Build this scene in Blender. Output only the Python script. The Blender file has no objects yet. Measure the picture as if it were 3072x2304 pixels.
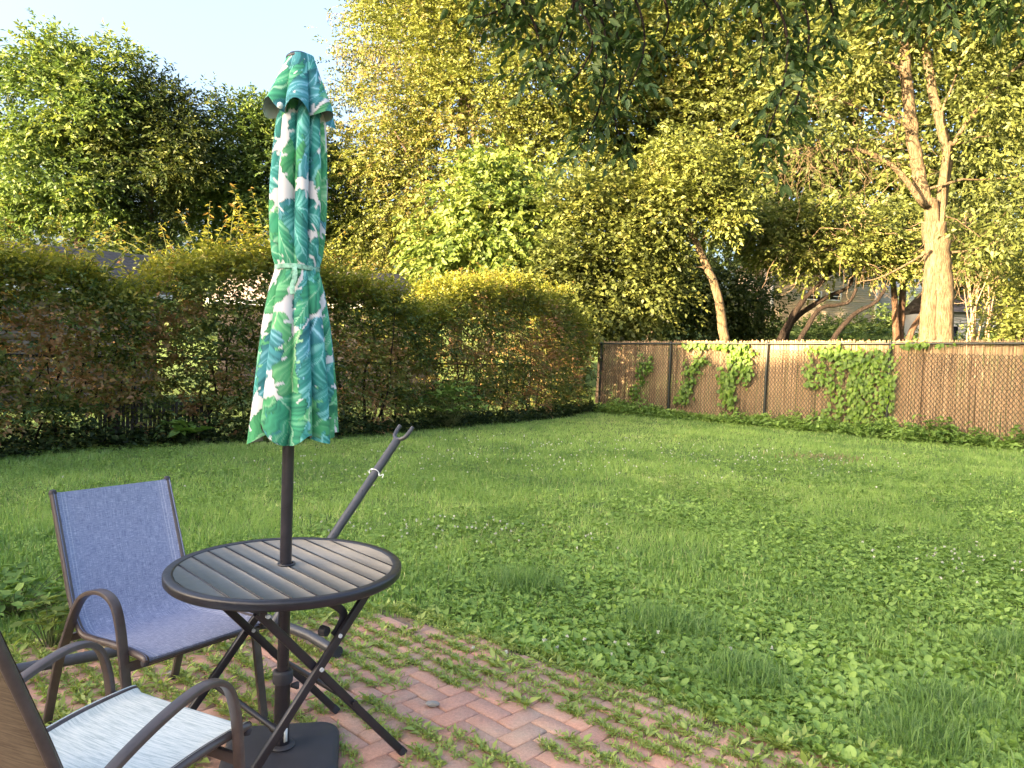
import bpy, math, random
import numpy as np
from mathutils import Vector, Matrix

sc = bpy.context.scene
col = sc.collection
rng = np.random.default_rng(7)
random.seed(7)
R = math.radians

# ------------------------------------------------------------------ camera
CAM_H, PITCH, ROLL = 1.55, R(2.225), R(2.06)
cam = bpy.data.objects.new('camera', bpy.data.cameras.new('camera'))
col.objects.link(cam)
_f = Vector((0, math.cos(PITCH), -math.sin(PITCH)))
_u = Vector((0, math.sin(PITCH), math.cos(PITCH)))
_x = Vector((1, 0, 0))
_r = _x*math.cos(ROLL)+_u*math.sin(ROLL)
_up = -_x*math.sin(ROLL)+_u*math.cos(ROLL)
cam.matrix_world = Matrix(((_r.x, _up.x, -_f.x, 0), (_r.y, _up.y, -_f.y, 0), (_r.z, _up.z, -_f.z, CAM_H), (0, 0, 0, 1)))
cam.data.sensor_width = 36
cam.data.lens = 2245/3072*36
cam.data.clip_start = 0.05
cam.data.clip_end = 800
sc.camera = cam

# ------------------------------------------------------------------ light
SUN_EL, SUN_DIR = R(9.0), (-0.80, -0.60)          # horizontal direction towards the sun
world = bpy.data.worlds.new('World')
sc.world = world
world.use_nodes = True
wn = world.node_tree.nodes
wn.clear()
sky = wn.new('ShaderNodeTexSky')
sky.sky_type = 'NISHITA'
sky.sun_disc = False
sky.sun_elevation = SUN_EL
sky.sun_rotation = math.atan2(SUN_DIR[0], SUN_DIR[1])
sky.air_density = 0.75
sky.dust_density = 10.0
sky.ozone_density = 1.1
bg = wn.new('ShaderNodeBackground')
bg.inputs['Strength'].default_value = 0.15
out = wn.new('ShaderNodeOutputWorld')
world.node_tree.links.new(sky.outputs[0], bg.inputs[0])
world.node_tree.links.new(bg.outputs[0], out.inputs[0])
sun = bpy.data.objects.new('sun', bpy.data.lights.new('sun', 'SUN'))
col.objects.link(sun)
sun.data.energy = 5.0
sun.data.angle = R(0.6)
sun.data.color = (1.0, 0.74, 0.42)
_s = Vector((SUN_DIR[0]*math.cos(SUN_EL), SUN_DIR[1]*math.cos(SUN_EL), math.sin(SUN_EL))).normalized()
sun.rotation_euler = _s.to_track_quat('Z', 'Y').to_euler()
sc.view_settings.view_transform = 'Standard'
sc.view_settings.look = 'None'
sc.view_settings.gamma = 1
sc.view_settings.use_curve_mapping = False
sc.view_settings.exposure = 3.3
sc.render.engine = 'CYCLES'
sc.cycles.max_bounces = 6
sc.cycles.diffuse_bounces = 3
sc.cycles.transmission_bounces = 4
sc.cycles.use_denoising = True

# ------------------------------------------------------------------ materials
def lin(r, g, b):
    f = lambda c: (c/255/12.92) if c/255 <= 0.04045 else ((c/255+0.055)/1.055)**2.4
    return (f(r), f(g), f(b), 1)

class NT:
    def __init__(s, name):
        s.m = bpy.data.materials.new(name)
        s.m.use_nodes = True
        s.t = s.m.node_tree
        s.t.nodes.clear()
        s.out = s.n('ShaderNodeOutputMaterial')
    def n(s, typ, **kw):
        nd = s.t.nodes.new(typ)
        for k, v in kw.items():
            if k.startswith('i_'):
                key = k[2:]
                key = int(key) if key.isdigit() else key.replace('_', ' ')
                nd.inputs[key].default_value = v
            else:
                setattr(nd, k, v)
        return nd
    def l(s, a, b):
        s.t.links.new(a, b)
    def ramp(s, src, stops, interp='LINEAR'):
        r = s.n('ShaderNodeValToRGB')
        r.color_ramp.interpolation = interp
        e = r.color_ramp.elements
        while len(e) < len(stops):
            e.new(0.5)
        for el, (p, c) in zip(e, stops):
            el.position = p
            el.color = c if len(c) == 4 else (*c, 1)
        s.l(src, r.inputs[0])
        return r.outputs[0]
    def coords(s, kind='Object', scale=(1, 1, 1)):
        tc = s.n('ShaderNodeTexCoord')
        mp = s.n('ShaderNodeMapping')
        mp.inputs['Scale'].default_value = scale
        s.l(tc.outputs[kind], mp.inputs[0])
        return mp.outputs[0]
    def noise(s, vec, scale=5, detail=4, rough=0.6):
        nz = s.n('ShaderNodeTexNoise')
        nz.inputs['Scale'].default_value = scale
        nz.inputs['Detail'].default_value = detail
        nz.inputs['Roughness'].default_value = rough
        if vec is not None:
            s.l(vec, nz.inputs['Vector'])
        return nz.outputs['Fac']
    def mix(s, fac, a, b, mode='MIX'):
        mx = s.n('ShaderNodeMix', data_type='RGBA', blend_type=mode)
        for key, v in ((0, fac), (6, a), (7, b)):
            if hasattr(v, 'is_linked') or hasattr(v, 'node'):
                s.l(v, mx.inputs[key])
            else:
                mx.inputs[key].default_value = v
        return mx.outputs[2]
    def bsdf(s, color, rough=0.6, metal=0.0, bump=None, bump_str=0.3, bump_dist=0.01, spec=0.5):
        p = s.n('ShaderNodeBsdfPrincipled')
        for key, v in (('Base Color', color), ('Roughness', rough), ('Metallic', metal), ('Specular IOR Level', spec)):
            if hasattr(v, 'node'):
                s.l(v, p.inputs[key])
            else:
                p.inputs[key].default_value = v
        if bump is not None:
            b = s.n('ShaderNodeBump')
            b.inputs['Strength'].default_value = bump_str
            b.inputs['Distance'].default_value = bump_dist
            s.l(bump, b.inputs['Height'])
            s.l(b.outputs[0], p.inputs['Normal'])
        s.l(p.outputs[0], s.out.inputs[0])
        return s.m

def leaf_mat(name, stops, trans=0.35, gloss=0.025, rough=0.55):
    t = NT(name)
    at = t.n('ShaderNodeAttribute', attribute_name='var')
    c = t.ramp(at.outputs['Fac'], stops)
    d = t.n('ShaderNodeBsdfDiffuse')
    tr = t.n('ShaderNodeBsdfTranslucent')
    gl = t.n('ShaderNodeBsdfGlossy')
    gl.inputs['Roughness'].default_value = rough
    gl.inputs['Color'].default_value = (0.8, 0.8, 0.8, 1)
    t.l(c, d.inputs[0])
    tc = t.mix(1.0, c, (1.0, 1.0, 0.68, 1), 'MULTIPLY')
    t.l(tc, tr.inputs[0])
    m1 = t.n('ShaderNodeMixShader')
    m1.inputs[0].default_value = trans
    t.l(d.outputs[0], m1.inputs[1])
    t.l(tr.outputs[0], m1.inputs[2])
    m2 = t.n('ShaderNodeMixShader')
    m2.inputs[0].default_value = gloss
    t.l(m1.outputs[0], m2.inputs[1])
    t.l(gl.outputs[0], m2.inputs[2])
    t.l(m2.outputs[0], t.out.inputs[0])
    return t.m

def bark_mat(name, dark, light, scale=9.0):
    t = NT(name)
    v = t.coords('Object', (scale, scale, scale*0.22))
    n1 = t.noise(v, 2.2, 6, 0.7)
    v2 = t.coords('Object', (scale*3.2, scale*3.2, scale*0.45))
    n2 = t.noise(v2, 2.0, 5, 0.75)
    c = t.ramp(n1, [(0.3, dark), (0.7, light)])
    c2 = t.mix(0.85, c, t.ramp(n2, [(0.40, (0.30, 0.27, 0.25, 1)), (0.58, (1, 1, 1, 1))]), 'MULTIPLY')
    ad = t.n('ShaderNodeMath', operation='ADD')
    t.l(n1, ad.inputs[0])
    t.l(n2, ad.inputs[1])
    return t.bsdf(c2, 0.9, bump=ad.outputs[0], bump_str=1.0, bump_dist=0.07, spec=0.2)

def metal_mat(name, c, rough=0.42, var=0.25):
    t = NT(name)
    n = t.noise(t.coords('Object', (6, 6, 6)), 3, 5, 0.7)
    c1 = tuple(x*(1-var) for x in c[:3])+(1,)
    c2 = tuple(x*(1+var) for x in c[:3])+(1,)
    cc = t.ramp(n, [(0.3, c1), (0.7, c2)])
    rr = t.ramp(n, [(0.3, (rough-.07,)*3+(1,)), (0.75, (rough+.12,)*3+(1,))])
    fine = t.noise(t.coords('Object', (1, 1, 1)), 900, 2, 0.5)
    return t.bsdf(cc, rr, 0.0, bump=fine, bump_str=0.06, bump_dist=0.001)

M = {}
M['table_metal'] = metal_mat('black_powder_coat', (0.018, 0.016, 0.022), 0.38)
M['pole_metal'] = metal_mat('dark_bronze_pole', (0.024, 0.020, 0.026), 0.33)
M['chair_metal'] = metal_mat('brown_powder_coat', (0.075, 0.056, 0.052), 0.34)
M['stand_metal'] = metal_mat('charcoal_steel_tube', (0.055, 0.055, 0.065), 0.34)
M['plastic'] = metal_mat('black_base_plastic', (0.035, 0.034, 0.042), 0.62)
M['fence_metal'] = metal_mat('black_vinyl_fence', (0.012, 0.016, 0.014), 0.4)
M['bolt'] = metal_mat('zinc_bolt', (0.55, 0.55, 0.56), 0.35)
M['white'] = metal_mat('white_plastic', (0.75, 0.76, 0.74), 0.5, 0.05)

def slat_material():
    t = NT('taupe_tabletop_slats')
    v = t.coords('Object', (14, 14, 10))
    n = t.noise(v, 2.0, 5, 0.6)
    n2 = t.noise(t.coords('Object', (2.5, 2.5, 2.5)), 2.5, 4, 0.6)
    c = t.ramp(n, [(0.3, (0.250, 0.232, 0.208, 1)), (0.75, (0.285, 0.265, 0.238, 1))])
    c = t.mix(0.3, c, t.ramp(n2, [(0.35, (0.72, 0.72, 0.72, 1)), (0.7, (1, 1, 1, 1))]), 'MULTIPLY')
    return t.bsdf(c, 0.7, spec=0.2)
M['slat'] = slat_material()

def sling_blue():
    t = NT('blue_woven_sling')
    a = t.noise(t.coords('UV', (420, 22, 1)), 1.0, 3, 0.7)
    b = t.noise(t.coords('UV', (18, 520, 1)), 1.0, 3, 0.7)
    ad = t.n('ShaderNodeMath', operation='ADD')
    t.l(a, ad.inputs[0])
    t.l(b, ad.inputs[1])
    ml = t.n('ShaderNodeMath', operation='MULTIPLY', i_1=0.5)
    t.l(ad.outputs[0], ml.inputs[0])
    c = t.ramp(ml.outputs[0], [(0.38, (0.118, 0.135, 0.225, 1)), (0.5, (0.225, 0.248, 0.375, 1)), (0.62, (0.46, 0.48, 0.62, 1))])
    tc = t.n('ShaderNodeTexCoord')
    sx = t.n('ShaderNodeSeparateXYZ')
    t.l(tc.outputs['UV'], sx.inputs[0])
    pp = t.n('ShaderNodeMath', operation='PINGPONG', i_1=0.5)
    t.l(sx.outputs[0], pp.inputs[0])
    stitch = t.ramp(pp.outputs[0], [(0.0, (0, 0, 0, 1)), (0.066, (0, 0, 0, 1)), (0.070, (.6, .6, .6, 1)), (0.075, (0, 0, 0, 1)), (0.092, (0, 0, 0, 1)), (0.096, (.6, .6, .6, 1)), (0.101, (0, 0, 0, 1)), (1.0, (0, 0, 0, 1))])
    c = t.mix(stitch, c, (0.55, 0.57, 0.66, 1))
    return t.bsdf(c, 0.75, bump=ml.outputs[0], bump_str=0.25, bump_dist=0.002, spec=0.3)
M['sling_blue'] = sling_blue()

def sling_white():
    t = NT('white_striped_sling')
    b = t.noise(t.coords('UV', (5, 190, 1)), 1.0, 4, 0.75)
    a = t.noise(t.coords('UV', (500, 500, 1)), 1.0, 2, 0.6)
    c = t.ramp(b, [(0.36, (0.43, 0.48, 0.46, 1)), (0.5, (0.64, 0.67, 0.635, 1)), (0.6, (0.76, 0.765, 0.715, 1))])
    c = t.mix(0.25, c, t.ramp(a, [(0.4, (0.5, 0.5, 0.5, 1)), (0.6, (1, 1, 1, 1))]), 'MULTIPLY')
    g = t.n('ShaderNodeNewGeometry')
    back = t.ramp(b, [(0.36, (0.085, 0.062, 0.045, 1)), (0.6, (0.16, 0.12, 0.085, 1))])
    c = t.mix(g.outputs['Backfacing'], c, back)
    return t.bsdf(c, 0.8, bump=b, bump_str=0.2, bump_dist=0.002, spec=0.25)
M['sling_white'] = sling_white()

def canopy_material():
    t = NT('palm_print_canvas')
    at = t.n('ShaderNodeAttribute', attribute_name='print')
    fine = t.noise(t.coords('Object', (1, 1, 1)), 700, 2, 0.5)
    g = t.n('ShaderNodeNewGeometry')
    c = t.mix(g.outputs['Backfacing'], at.outputs['Color'], (0.42, 0.44, 0.41, 1))
    m = t.bsdf(c, 0.8, bump=fine, bump_str=0.08, bump_dist=0.001, spec=0.25)
    return m
M['canvas'] = canopy_material()

def brick_material():
    t = NT('weathered_clay_paver')
    oi = t.n('ShaderNodeObjectInfo')
    at = t.n('ShaderNodeAttribute', attribute_name='var')
    ad = t.n('ShaderNodeMath', operation='ADD')
    t.l(oi.outputs['Random'], ad.inputs[0])
    t.l(at.outputs['Fac'], ad.inputs[1])
    fr = t.n('ShaderNodeMath', operation='FRACT')
    t.l(ad.outputs[0], fr.inputs[0])
    base = t.ramp(fr.outputs[0], [(0.0, (0.55, 0.295, 0.215, 1)), (0.35, (0.58, 0.32, 0.235, 1)), (0.7, (0.56, 0.325, 0.245, 1)), (1.0, (0.61, 0.32, 0.225, 1))])
    geo = t.n('ShaderNodeNewGeometry')
    mp = t.n('ShaderNodeMapping')
    t.l(geo.outputs['Position'], mp.inputs[0])
    n1 = t.noise(mp.outputs[0], 2.6, 5, 0.65)
    n2 = t.noise(mp.outputs[0], 70, 4, 0.7)
    n3 = t.noise(mp.outputs[0], 320, 2, 0.6)
    dirt = t.ramp(n1, [(0.42, (0, 0, 0, 1)), (0.68, (1, 1, 1, 1))])
    c = t.mix(dirt, base, (0.56, 0.385, 0.285, 1))
    c = t.mix(0.55, c, t.ramp(n2, [(0.3, (0.62, 0.6, 0.58, 1)), (0.65, (1.08, 1.06, 1.05, 1))]), 'MULTIPLY')
    c = t.mix(0.35, c, t.ramp(n3, [(0.35, (0.5, 0.48, 0.46, 1)), (0.6, (1, 1, 1, 1))]), 'MULTIPLY')
    return t.bsdf(c, 0.93, bump=n2, bump_str=0.5, bump_dist=0.004, spec=0.2)
M['brick'] = brick_material()

def ground_material(name, stops, scale=3.0):
    t = NT(name)
    geo = t.n('ShaderNodeNewGeometry')
    n = t.noise(geo.outputs['Position'], scale, 6, 0.7)
    n2 = t.noise(geo.outputs['Position'], 45, 5, 0.75)
    c = t.ramp(n, stops)
    c = t.mix(0.6, c, t.ramp(n2, [(0.3, (0.45, 0.45, 0.45, 1)), (0.7, (1.15, 1.15, 1.15, 1))]), 'MULTIPLY')
    return t.bsdf(c, 1.0, bump=n2, bump_str=0.6, bump_dist=0.03, spec=0.1)
M['soil'] = ground_material('lawn_soil', [(0.3, (0.105, 0.155, 0.045, 1)), (0.5, (0.130, 0.195, 0.055, 1)), (0.75, (0.155, 0.180, 0.075, 1))], 1.2)
M['sand'] = ground_material('sandy_joint_fill', [(0.35, (0.24, 0.175, 0.125, 1)), (0.65, (0.36, 0.28, 0.21, 1))], 9)

def reed_material():
    t = NT('sun_bleached_reed')
    at = t.n('ShaderNodeAttribute', attribute_name='var')
    geo = t.n('ShaderNodeNewGeometry')
    n = t.noise(geo.outputs['Position'], 1.6, 5, 0.65)
    c = t.ramp(at.outputs['Fac'], [(0.0, (0.13, 0.085, 0.050, 1)), (0.35, (0.33, 0.23, 0.140, 1)), (0.7, (0.43, 0.31, 0.195, 1)), (1.0, (0.52, 0.39, 0.25, 1))])
    c = t.mix(0.6, c, t.ramp(n, [(0.3, (0.72, 0.66, 0.62, 1)), (0.7, (1.1, 1.06, 1.0, 1))]), 'MULTIPLY')
    return t.bsdf(c, 0.85, spec=0.2)
M['reed'] = reed_material()

def plain(name, c, rough=0.8, var=0.15, scale=4):
    t = NT(name)
    geo = t.n('ShaderNodeNewGeometry')
    n = t.noise(geo.outputs['Position'], scale, 5, 0.65)
    cc = t.ramp(n, [(0.3, tuple(x*(1-var) for x in c)+(1,)), (0.7, tuple(x*(1+var) for x in c)+(1,))])
    return t.bsdf(cc, rough, spec=0.3)
M['siding_tan'] = plain('tan_clapboard', (0.50, 0.41, 0.31), 0.7, 0.1)
M['siding_grey'] = plain('grey_clapboard', (0.40, 0.39, 0.37), 0.7, 0.12)
M['garage_wall'] = plain('brown_garage_wall', (0.17, 0.135, 0.105), 0.8, 0.2)
M['white_wall'] = plain('white_siding', (0.68, 0.66, 0.62), 0.7, 0.08)
M['shingle'] = plain('grey_brown_shingle', (0.145, 0.122, 0.118), 0.9, 0.3, 9)
M['trim'] = plain('white_trim', (0.65, 0.64, 0.6), 0.6, 0.05)
M['dark_glass'] = plain('dark_window_glass', (0.012, 0.013, 0.016), 0.08, 0.2)
M['door_grey'] = plain('grey_door', (0.16, 0.17, 0.20), 0.6, 0.1)
M['picket'] = plain('dark_weathered_picket', (0.060, 0.052, 0.044), 0.9, 0.3)
M['stone'] = plain('pale_pebble', (0.30, 0.28, 0.25), 0.8, 0.2)

M['bark_big'] = bark_mat('warm_ridged_bark', (0.13, 0.094, 0.055, 1), (0.30, 0.225, 0.135, 1), 6)
M['bark_grey'] = bark_mat('grey_brown_bark', (0.10, 0.075, 0.055, 1), (0.26, 0.20, 0.15, 1), 7)
M['bark_dark'] = bark_mat('dark_wet_bark', (0.022, 0.016, 0.013, 1), (0.070, 0.050, 0.040, 1), 7)
M['bark_rust'] = bark_mat('rusty_bark', (0.10, 0.055, 0.035, 1), (0.24, 0.15, 0.10, 1), 7)
M['twig'] = plain('pale_twigs', (0.26, 0.18, 0.12), 0.9, 0.25)
M['stem'] = plain('green_stems', (0.10, 0.12, 0.045), 0.8, 0.2)

def st(*cs):
    n = len(cs)
    return [(i/(n-1), (*c, 1)) for i, c in enumerate(cs)]
M['lf_gold'] = leaf_mat('golden_green_leaves', st((0.057, 0.075, 0.019), (0.117, 0.143, 0.030), (0.177, 0.207, 0.043), (0.234, 0.246, 0.063), (0.255, 0.207, 0.082)), 0.4)
M['lf_maple'] = leaf_mat('mid_green_leaves', st((0.032, 0.061, 0.019), (0.076, 0.129, 0.031), (0.125, 0.189, 0.044), (0.194, 0.239, 0.052)), 0.35)
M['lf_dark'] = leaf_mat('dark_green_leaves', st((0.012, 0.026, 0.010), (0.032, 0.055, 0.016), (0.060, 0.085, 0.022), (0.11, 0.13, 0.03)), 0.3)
M['lf_lime'] = leaf_mat('lime_leaves', st((0.063, 0.105, 0.020), (0.113, 0.169, 0.030), (0.169, 0.225, 0.045), (0.218, 0.253, 0.059)), 0.4)
M['lf_olive'] = leaf_mat('olive_leaves', st((0.044, 0.058, 0.017), (0.091, 0.116, 0.029), (0.142, 0.166, 0.040), (0.198, 0.207, 0.055)), 0.38)
M['lf_orange'] = leaf_mat('yellow_rust_leaves', st((0.061, 0.065, 0.020), (0.138, 0.134, 0.032), (0.203, 0.173, 0.046), (0.243, 0.164, 0.065), (0.226, 0.112, 0.065)), 0.35)
M['lf_spruce'] = leaf_mat('spruce_needles', st((0.045, 0.055, 0.018), (0.100, 0.100, 0.026), (0.160, 0.140, 0.036), (0.200, 0.150, 0.050)), 0.15)
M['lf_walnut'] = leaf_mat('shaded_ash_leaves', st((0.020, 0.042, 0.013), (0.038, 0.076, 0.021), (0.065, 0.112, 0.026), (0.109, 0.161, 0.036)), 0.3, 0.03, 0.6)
M['lf_hedge'] = leaf_mat('hedge_leaves', st((0.044, 0.068, 0.019), (0.104, 0.139, 0.031), (0.173, 0.204, 0.043), (0.266, 0.204, 0.072), (0.360, 0.196, 0.094)), 0.33)
M['lf_shoot_lit_top'] = leaf_mat('shoot_and_sunlit_top_leaves', st((0.138, 0.161, 0.028), (0.230, 0.253, 0.033), (0.310, 0.287, 0.044), (0.345, 0.184, 0.055)), 0.45)  # shoot leaves, and the sunlit yellow painted on the hedge top
M['lf_vine'] = leaf_mat('vine_leaves', st((0.050, 0.105, 0.014), (0.100, 0.185, 0.020), (0.165, 0.270, 0.030), (0.240, 0.340, 0.042)), 0.4)
M['lf_weed'] = leaf_mat('broadleaf_weeds', st((0.103, 0.184, 0.037), (0.181, 0.297, 0.058), (0.267, 0.406, 0.087), (0.363, 0.508, 0.128)), 0.35, 0.03, 0.6)
M['grass'] = leaf_mat('lawn_grass', st((0.108, 0.202, 0.045), (0.188, 0.324, 0.065), (0.267, 0.417, 0.089), (0.354, 0.489, 0.121), (0.492, 0.489, 0.215)), 0.35, 0.05)
M['clover_flower'] = leaf_mat('white_clover_heads', st((0.5, 0.5, 0.42), (0.7, 0.7, 0.62)), 0.2, 0.02)
M['lf_patio'] = leaf_mat('patio_weed_leaves', st((0.145, 0.205, 0.036), (0.251, 0.337, 0.061), (0.356, 0.449, 0.091), (0.462, 0.528, 0.133)), 0.35, 0.06)
M['dry'] = leaf_mat('dry_thatch', st((0.20, 0.15, 0.08), (0.32, 0.25, 0.14)), 0.2, 0.02)

# ------------------------------------------------------------------ mesh helpers
def link_mesh(name, V, polys, mat, parent=None, smooth=False, attrs=None, uv=None, colors=None, sharp=None):
    me = bpy.data.meshes.new(name)
    V = np.asarray(V, np.float32).reshape(-1, 3)
    me.vertices.add(len(V))
    me.vertices.foreach_set('co', V.ravel())
    loops, starts, pos = [], [], 0
    for P in polys:
        P = np.asarray(P, np.int32)
        if P.size == 0:
            continue
        k = P.shape[1]
        loops.append(P.ravel())
        starts.append(pos+np.arange(len(P), dtype=np.int32)*k)
        pos += P.size
    loops = np.concatenate(loops)
    starts = np.concatenate(starts)
    me.loops.add(len(loops))
    me.loops.foreach_set('vertex_index', loops)
    me.polygons.add(len(starts))
    me.polygons.foreach_set('loop_start', starts)
    if smooth:
        me.polygons.foreach_set('use_smooth', np.ones(len(starts), bool))
    for an, av in (attrs or {}).items():
        a = me.attributes.new(an, 'FLOAT', 'POINT')
        a.data.foreach_set('value', np.asarray(av, np.float32))
    if colors is not None:
        a = me.attributes.new('print', 'FLOAT_COLOR', 'POINT')
        a.data.foreach_set('color', np.asarray(colors, np.float32).ravel())
    if uv is not None:
        ul = me.uv_layers.new(name='UVMap')
        ul.data.foreach_set('uv', np.asarray(uv, np.float32)[loops].ravel())
    me.update(calc_edges=True)
    if sharp:
        me.set_sharp_from_angle(angle=R(sharp))
    me.materials.append(mat)
    o = bpy.data.objects.new(name, me)
    col.objects.link(o)
    if parent is not None:
        o.parent = parent
    return o

class MB:
    def __init__(s):
        s.V, s.P, s.n, s.var = [], {}, 0, []
    def add(s, V, polys, var=None):
        V = np.asarray(V, float).reshape(-1, 3)
        for P in polys:
            P = np.asarray(P, int)
            if P.size:
                s.P.setdefault(P.shape[1], []).append(P+s.n)
        s.V.append(V)
        s.var.append(np.full(len(V), 0.5 if var is None else 0.0)+(0 if var is None else var))
        s.n += len(V)
        return s
    def build(s, name, mat, parent=None, smooth=False, sharp=None, var=False):
        polys = [np.concatenate(p) for p in s.P.values()]
        return link_mesh(name, np.concatenate(s.V), polys, mat, parent, smooth, {'var': np.concatenate(s.var)} if var else None, sharp=sharp)

def frames(pts, up=(0, 0, 1)):
    p = np.asarray(pts, float)
    t = np.gradient(p, axis=0)
    t /= np.linalg.norm(t, axis=1)[:, None]+1e-12
    u = np.asarray(up, float)
    if abs(t[0]@u) > 0.9:
        u = np.array([0, 1.0, 0]) if abs(t[0][1]) < 0.9 else np.array([1.0, 0, 0])
    A, B = [], []
    a = np.cross(t[0], u)
    a /= np.linalg.norm(a)
    for i in range(len(p)):
        a = a-(a@t[i])*t[i]
        a /= np.linalg.norm(a)+1e-12
        A.append(a)
        B.append(np.cross(a, t[i]))
    return p, np.array(A), np.array(B)

def sweep(pts, section, up=(0, 0, 1), scale=None, cap=True):
    """section: (k,2) offsets along side and normal; returns verts, polys"""
    p, A, B = frames(pts, up)
    S = np.asarray(section, float)
    k, n = len(S), len(p)
    sc_ = np.ones(n) if scale is None else np.asarray(scale, float)
    V = p[:, None, :]+sc_[:, None, None]*(S[None, :, 0, None]*A[:, None, :]+S[None, :, 1, None]*B[:, None, :])
    i = np.arange(n-1)[:, None]*k
    j = np.arange(k)[None, :]
    j2 = (j+1) % k
    Q = np.stack([i+j, i+j2, i+k+j2, i+k+j], -1).reshape(-1, 4)
    polys = [Q]
    if cap:
        polys.append(np.array([np.arange(k)[::-1], (n-1)*k+np.arange(k)]))
    return V.reshape(-1, 3), polys

def circ(r, k=10):
    a = np.arange(k)*2*np.pi/k
    return np.c_[np.cos(a)*r, np.sin(a)*r]

def rrect(w, h, r=0.004):
    """rounded rectangle section, w along side, h along normal"""
    pts = []
    for cx, cy, a0 in ((w/2-r, h/2-r, 0), (-w/2+r, h/2-r, 90), (-w/2+r, -h/2+r, 180), (w/2-r, -h/2+r, 270)):
        for a in (0, 45, 90):
            pts.append((cx+r*math.cos(R(a0+a)), cy+r*math.sin(R(a0+a))))
    return np.array(pts)

def tube(pts, rad, k=8, cap=True):
    rad = np.broadcast_to(np.asarray(rad, float), (len(pts),))
    return sweep(pts, circ(1.0, k), scale=rad, cap=cap)

def smooth_path(pts, n=24):
    """Catmull-Rom through the points"""
    p = np.asarray(pts, float)
    q = np.vstack([2*p[0]-p[1], p, 2*p[-1]-p[-2]])
    out_ = []
    per = max(2, n//(len(p)-1))
    for i in range(len(p)-1):
        a, b, c, d = q[i:i+4]
        for t in np.linspace(0, 1, per, endpoint=False):
            out_.append(0.5*((2*b)+(-a+c)*t+(2*a-5*b+4*c-d)*t*t+(-a+3*b-3*c+d)*t**3))
    out_.append(p[-1])
    return np.array(out_)

def box(c, s, rz=0.0):
    c, s = np.asarray(c, float), np.asarray(s, float)/2
    v = np.array([[x, y, z] for x in (-1, 1) for y in (-1, 1) for z in (-1, 1)], float)*s
    ca, sa = math.cos(rz), math.sin(rz)
    v = np.c_[v[:, 0]*ca-v[:, 1]*sa, v[:, 0]*sa+v[:, 1]*ca, v[:, 2]]+c
    f = np.array([[0, 1, 3, 2], [4, 6, 7, 5], [0, 4, 5, 1], [2, 3, 7, 6], [0, 2, 6, 4], [1, 5, 7, 3]])
    return v, [f]

def lathe(prof, k=48, c=(0, 0, 0)):
    prof = np.asarray(prof, float)
    a = np.arange(k)*2*np.pi/k
    V = np.stack([prof[:, None, 0]*np.cos(a), prof[:, None, 0]*np.sin(a), np.repeat(prof[:, 1:2], k, 1)], -1).reshape(-1, 3)+np.asarray(c)
    i = np.arange(len(prof)-1)[:, None]*k
    j = np.arange(k)[None]
    Q = np.stack([i+j, i+(j+1) % k, i+k+(j+1) % k, i+k+j], -1).reshape(-1, 4)
    return V, [Q]

def tag(o, label=None, cat=None, group=None, kind=None):
    for k, v in (('label', label), ('category', cat), ('group', group), ('kind', kind)):
        if v:
            o[k] = v
    return o

def empty(name, loc=(0, 0, 0), rz=0.0, label=None, cat=None, group=None):
    o = bpy.data.objects.new(name, None)
    o.empty_display_size = 0.1
    col.objects.link(o)
    o.location = loc
    o.rotation_euler = (0, 0, rz)
    return tag(o, label, cat, group)

# ------------------------------------------------------------------ foliage helpers
def unit(v):
    return v/(np.linalg.norm(v, axis=-1, keepdims=True)+1e-9)

def leaf_geo(P, D, N, L, W, rounded=False, fold=0.18, curl=0.1):
    D = unit(D)
    S = unit(np.cross(D, N))
    N = np.cross(S, D)
    L = np.broadcast_to(L, (len(P),))[:, None]
    W = np.broadcast_to(W, (len(P),))[:, None]
    tip = P+D*L-N*L*curl
    if rounded == 2:
        hs = ((.16, .30), (.5, .50), (.84, .34))
        lft = [P+D*L*a+S*W*b+N*(W*fold*b*2-L*curl*a*a) for a, b in hs]
        rgt = [P+D*L*a-S*W*b+N*(W*fold*b*2-L*curl*a*a) for a, b in hs]
        V = np.stack([P]+lft+[tip]+rgt, 1)
        b = np.arange(len(P))[:, None]*8
        Q = np.concatenate([b+np.array([[0, 4, 3, 2, 1]]), b+np.array([[0, 5, 6, 7, 4]])])
        return V.reshape(-1, 3), Q, 8
    if rounded:
        l1 = P+D*L*.25+S*W*.45+N*W*fold
        l2 = P+D*L*.62+S*W*.42+N*W*fold-N*L*curl*.4
        r1 = P+D*L*.25-S*W*.45+N*W*fold
        r2 = P+D*L*.62-S*W*.42+N*W*fold-N*L*curl*.4
        V = np.stack([P, l1, l2, tip, r2, r1], 1)
        b = np.arange(len(P))[:, None]*6
        Q = np.concatenate([b+np.array([[0, 3, 2, 1]]), b+np.array([[0, 5, 4, 3]])])
        return V.reshape(-1, 3), Q, 6
    l = P+D*L*.42+S*W*.5+N*W*fold
    r = P+D*L*.42-S*W*.5+N*W*fold
    V = np.stack([P, l, tip, r], 1)
    b = np.arange(len(P))[:, None]*4
    return V.reshape(-1, 3), b+np.array([[0, 3, 2, 1]]), 4

def leaf_object(name, mat, P, D, N, L, W, var, parent=None, rounded=False, fold=0.18, curl=0.1):
    V, Q, k = leaf_geo(P, D, N, L, W, rounded, fold, curl)
    return link_mesh(name, V, [Q], mat, parent, attrs={'var': np.repeat(np.clip(var, 0, 1), k)})

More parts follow.
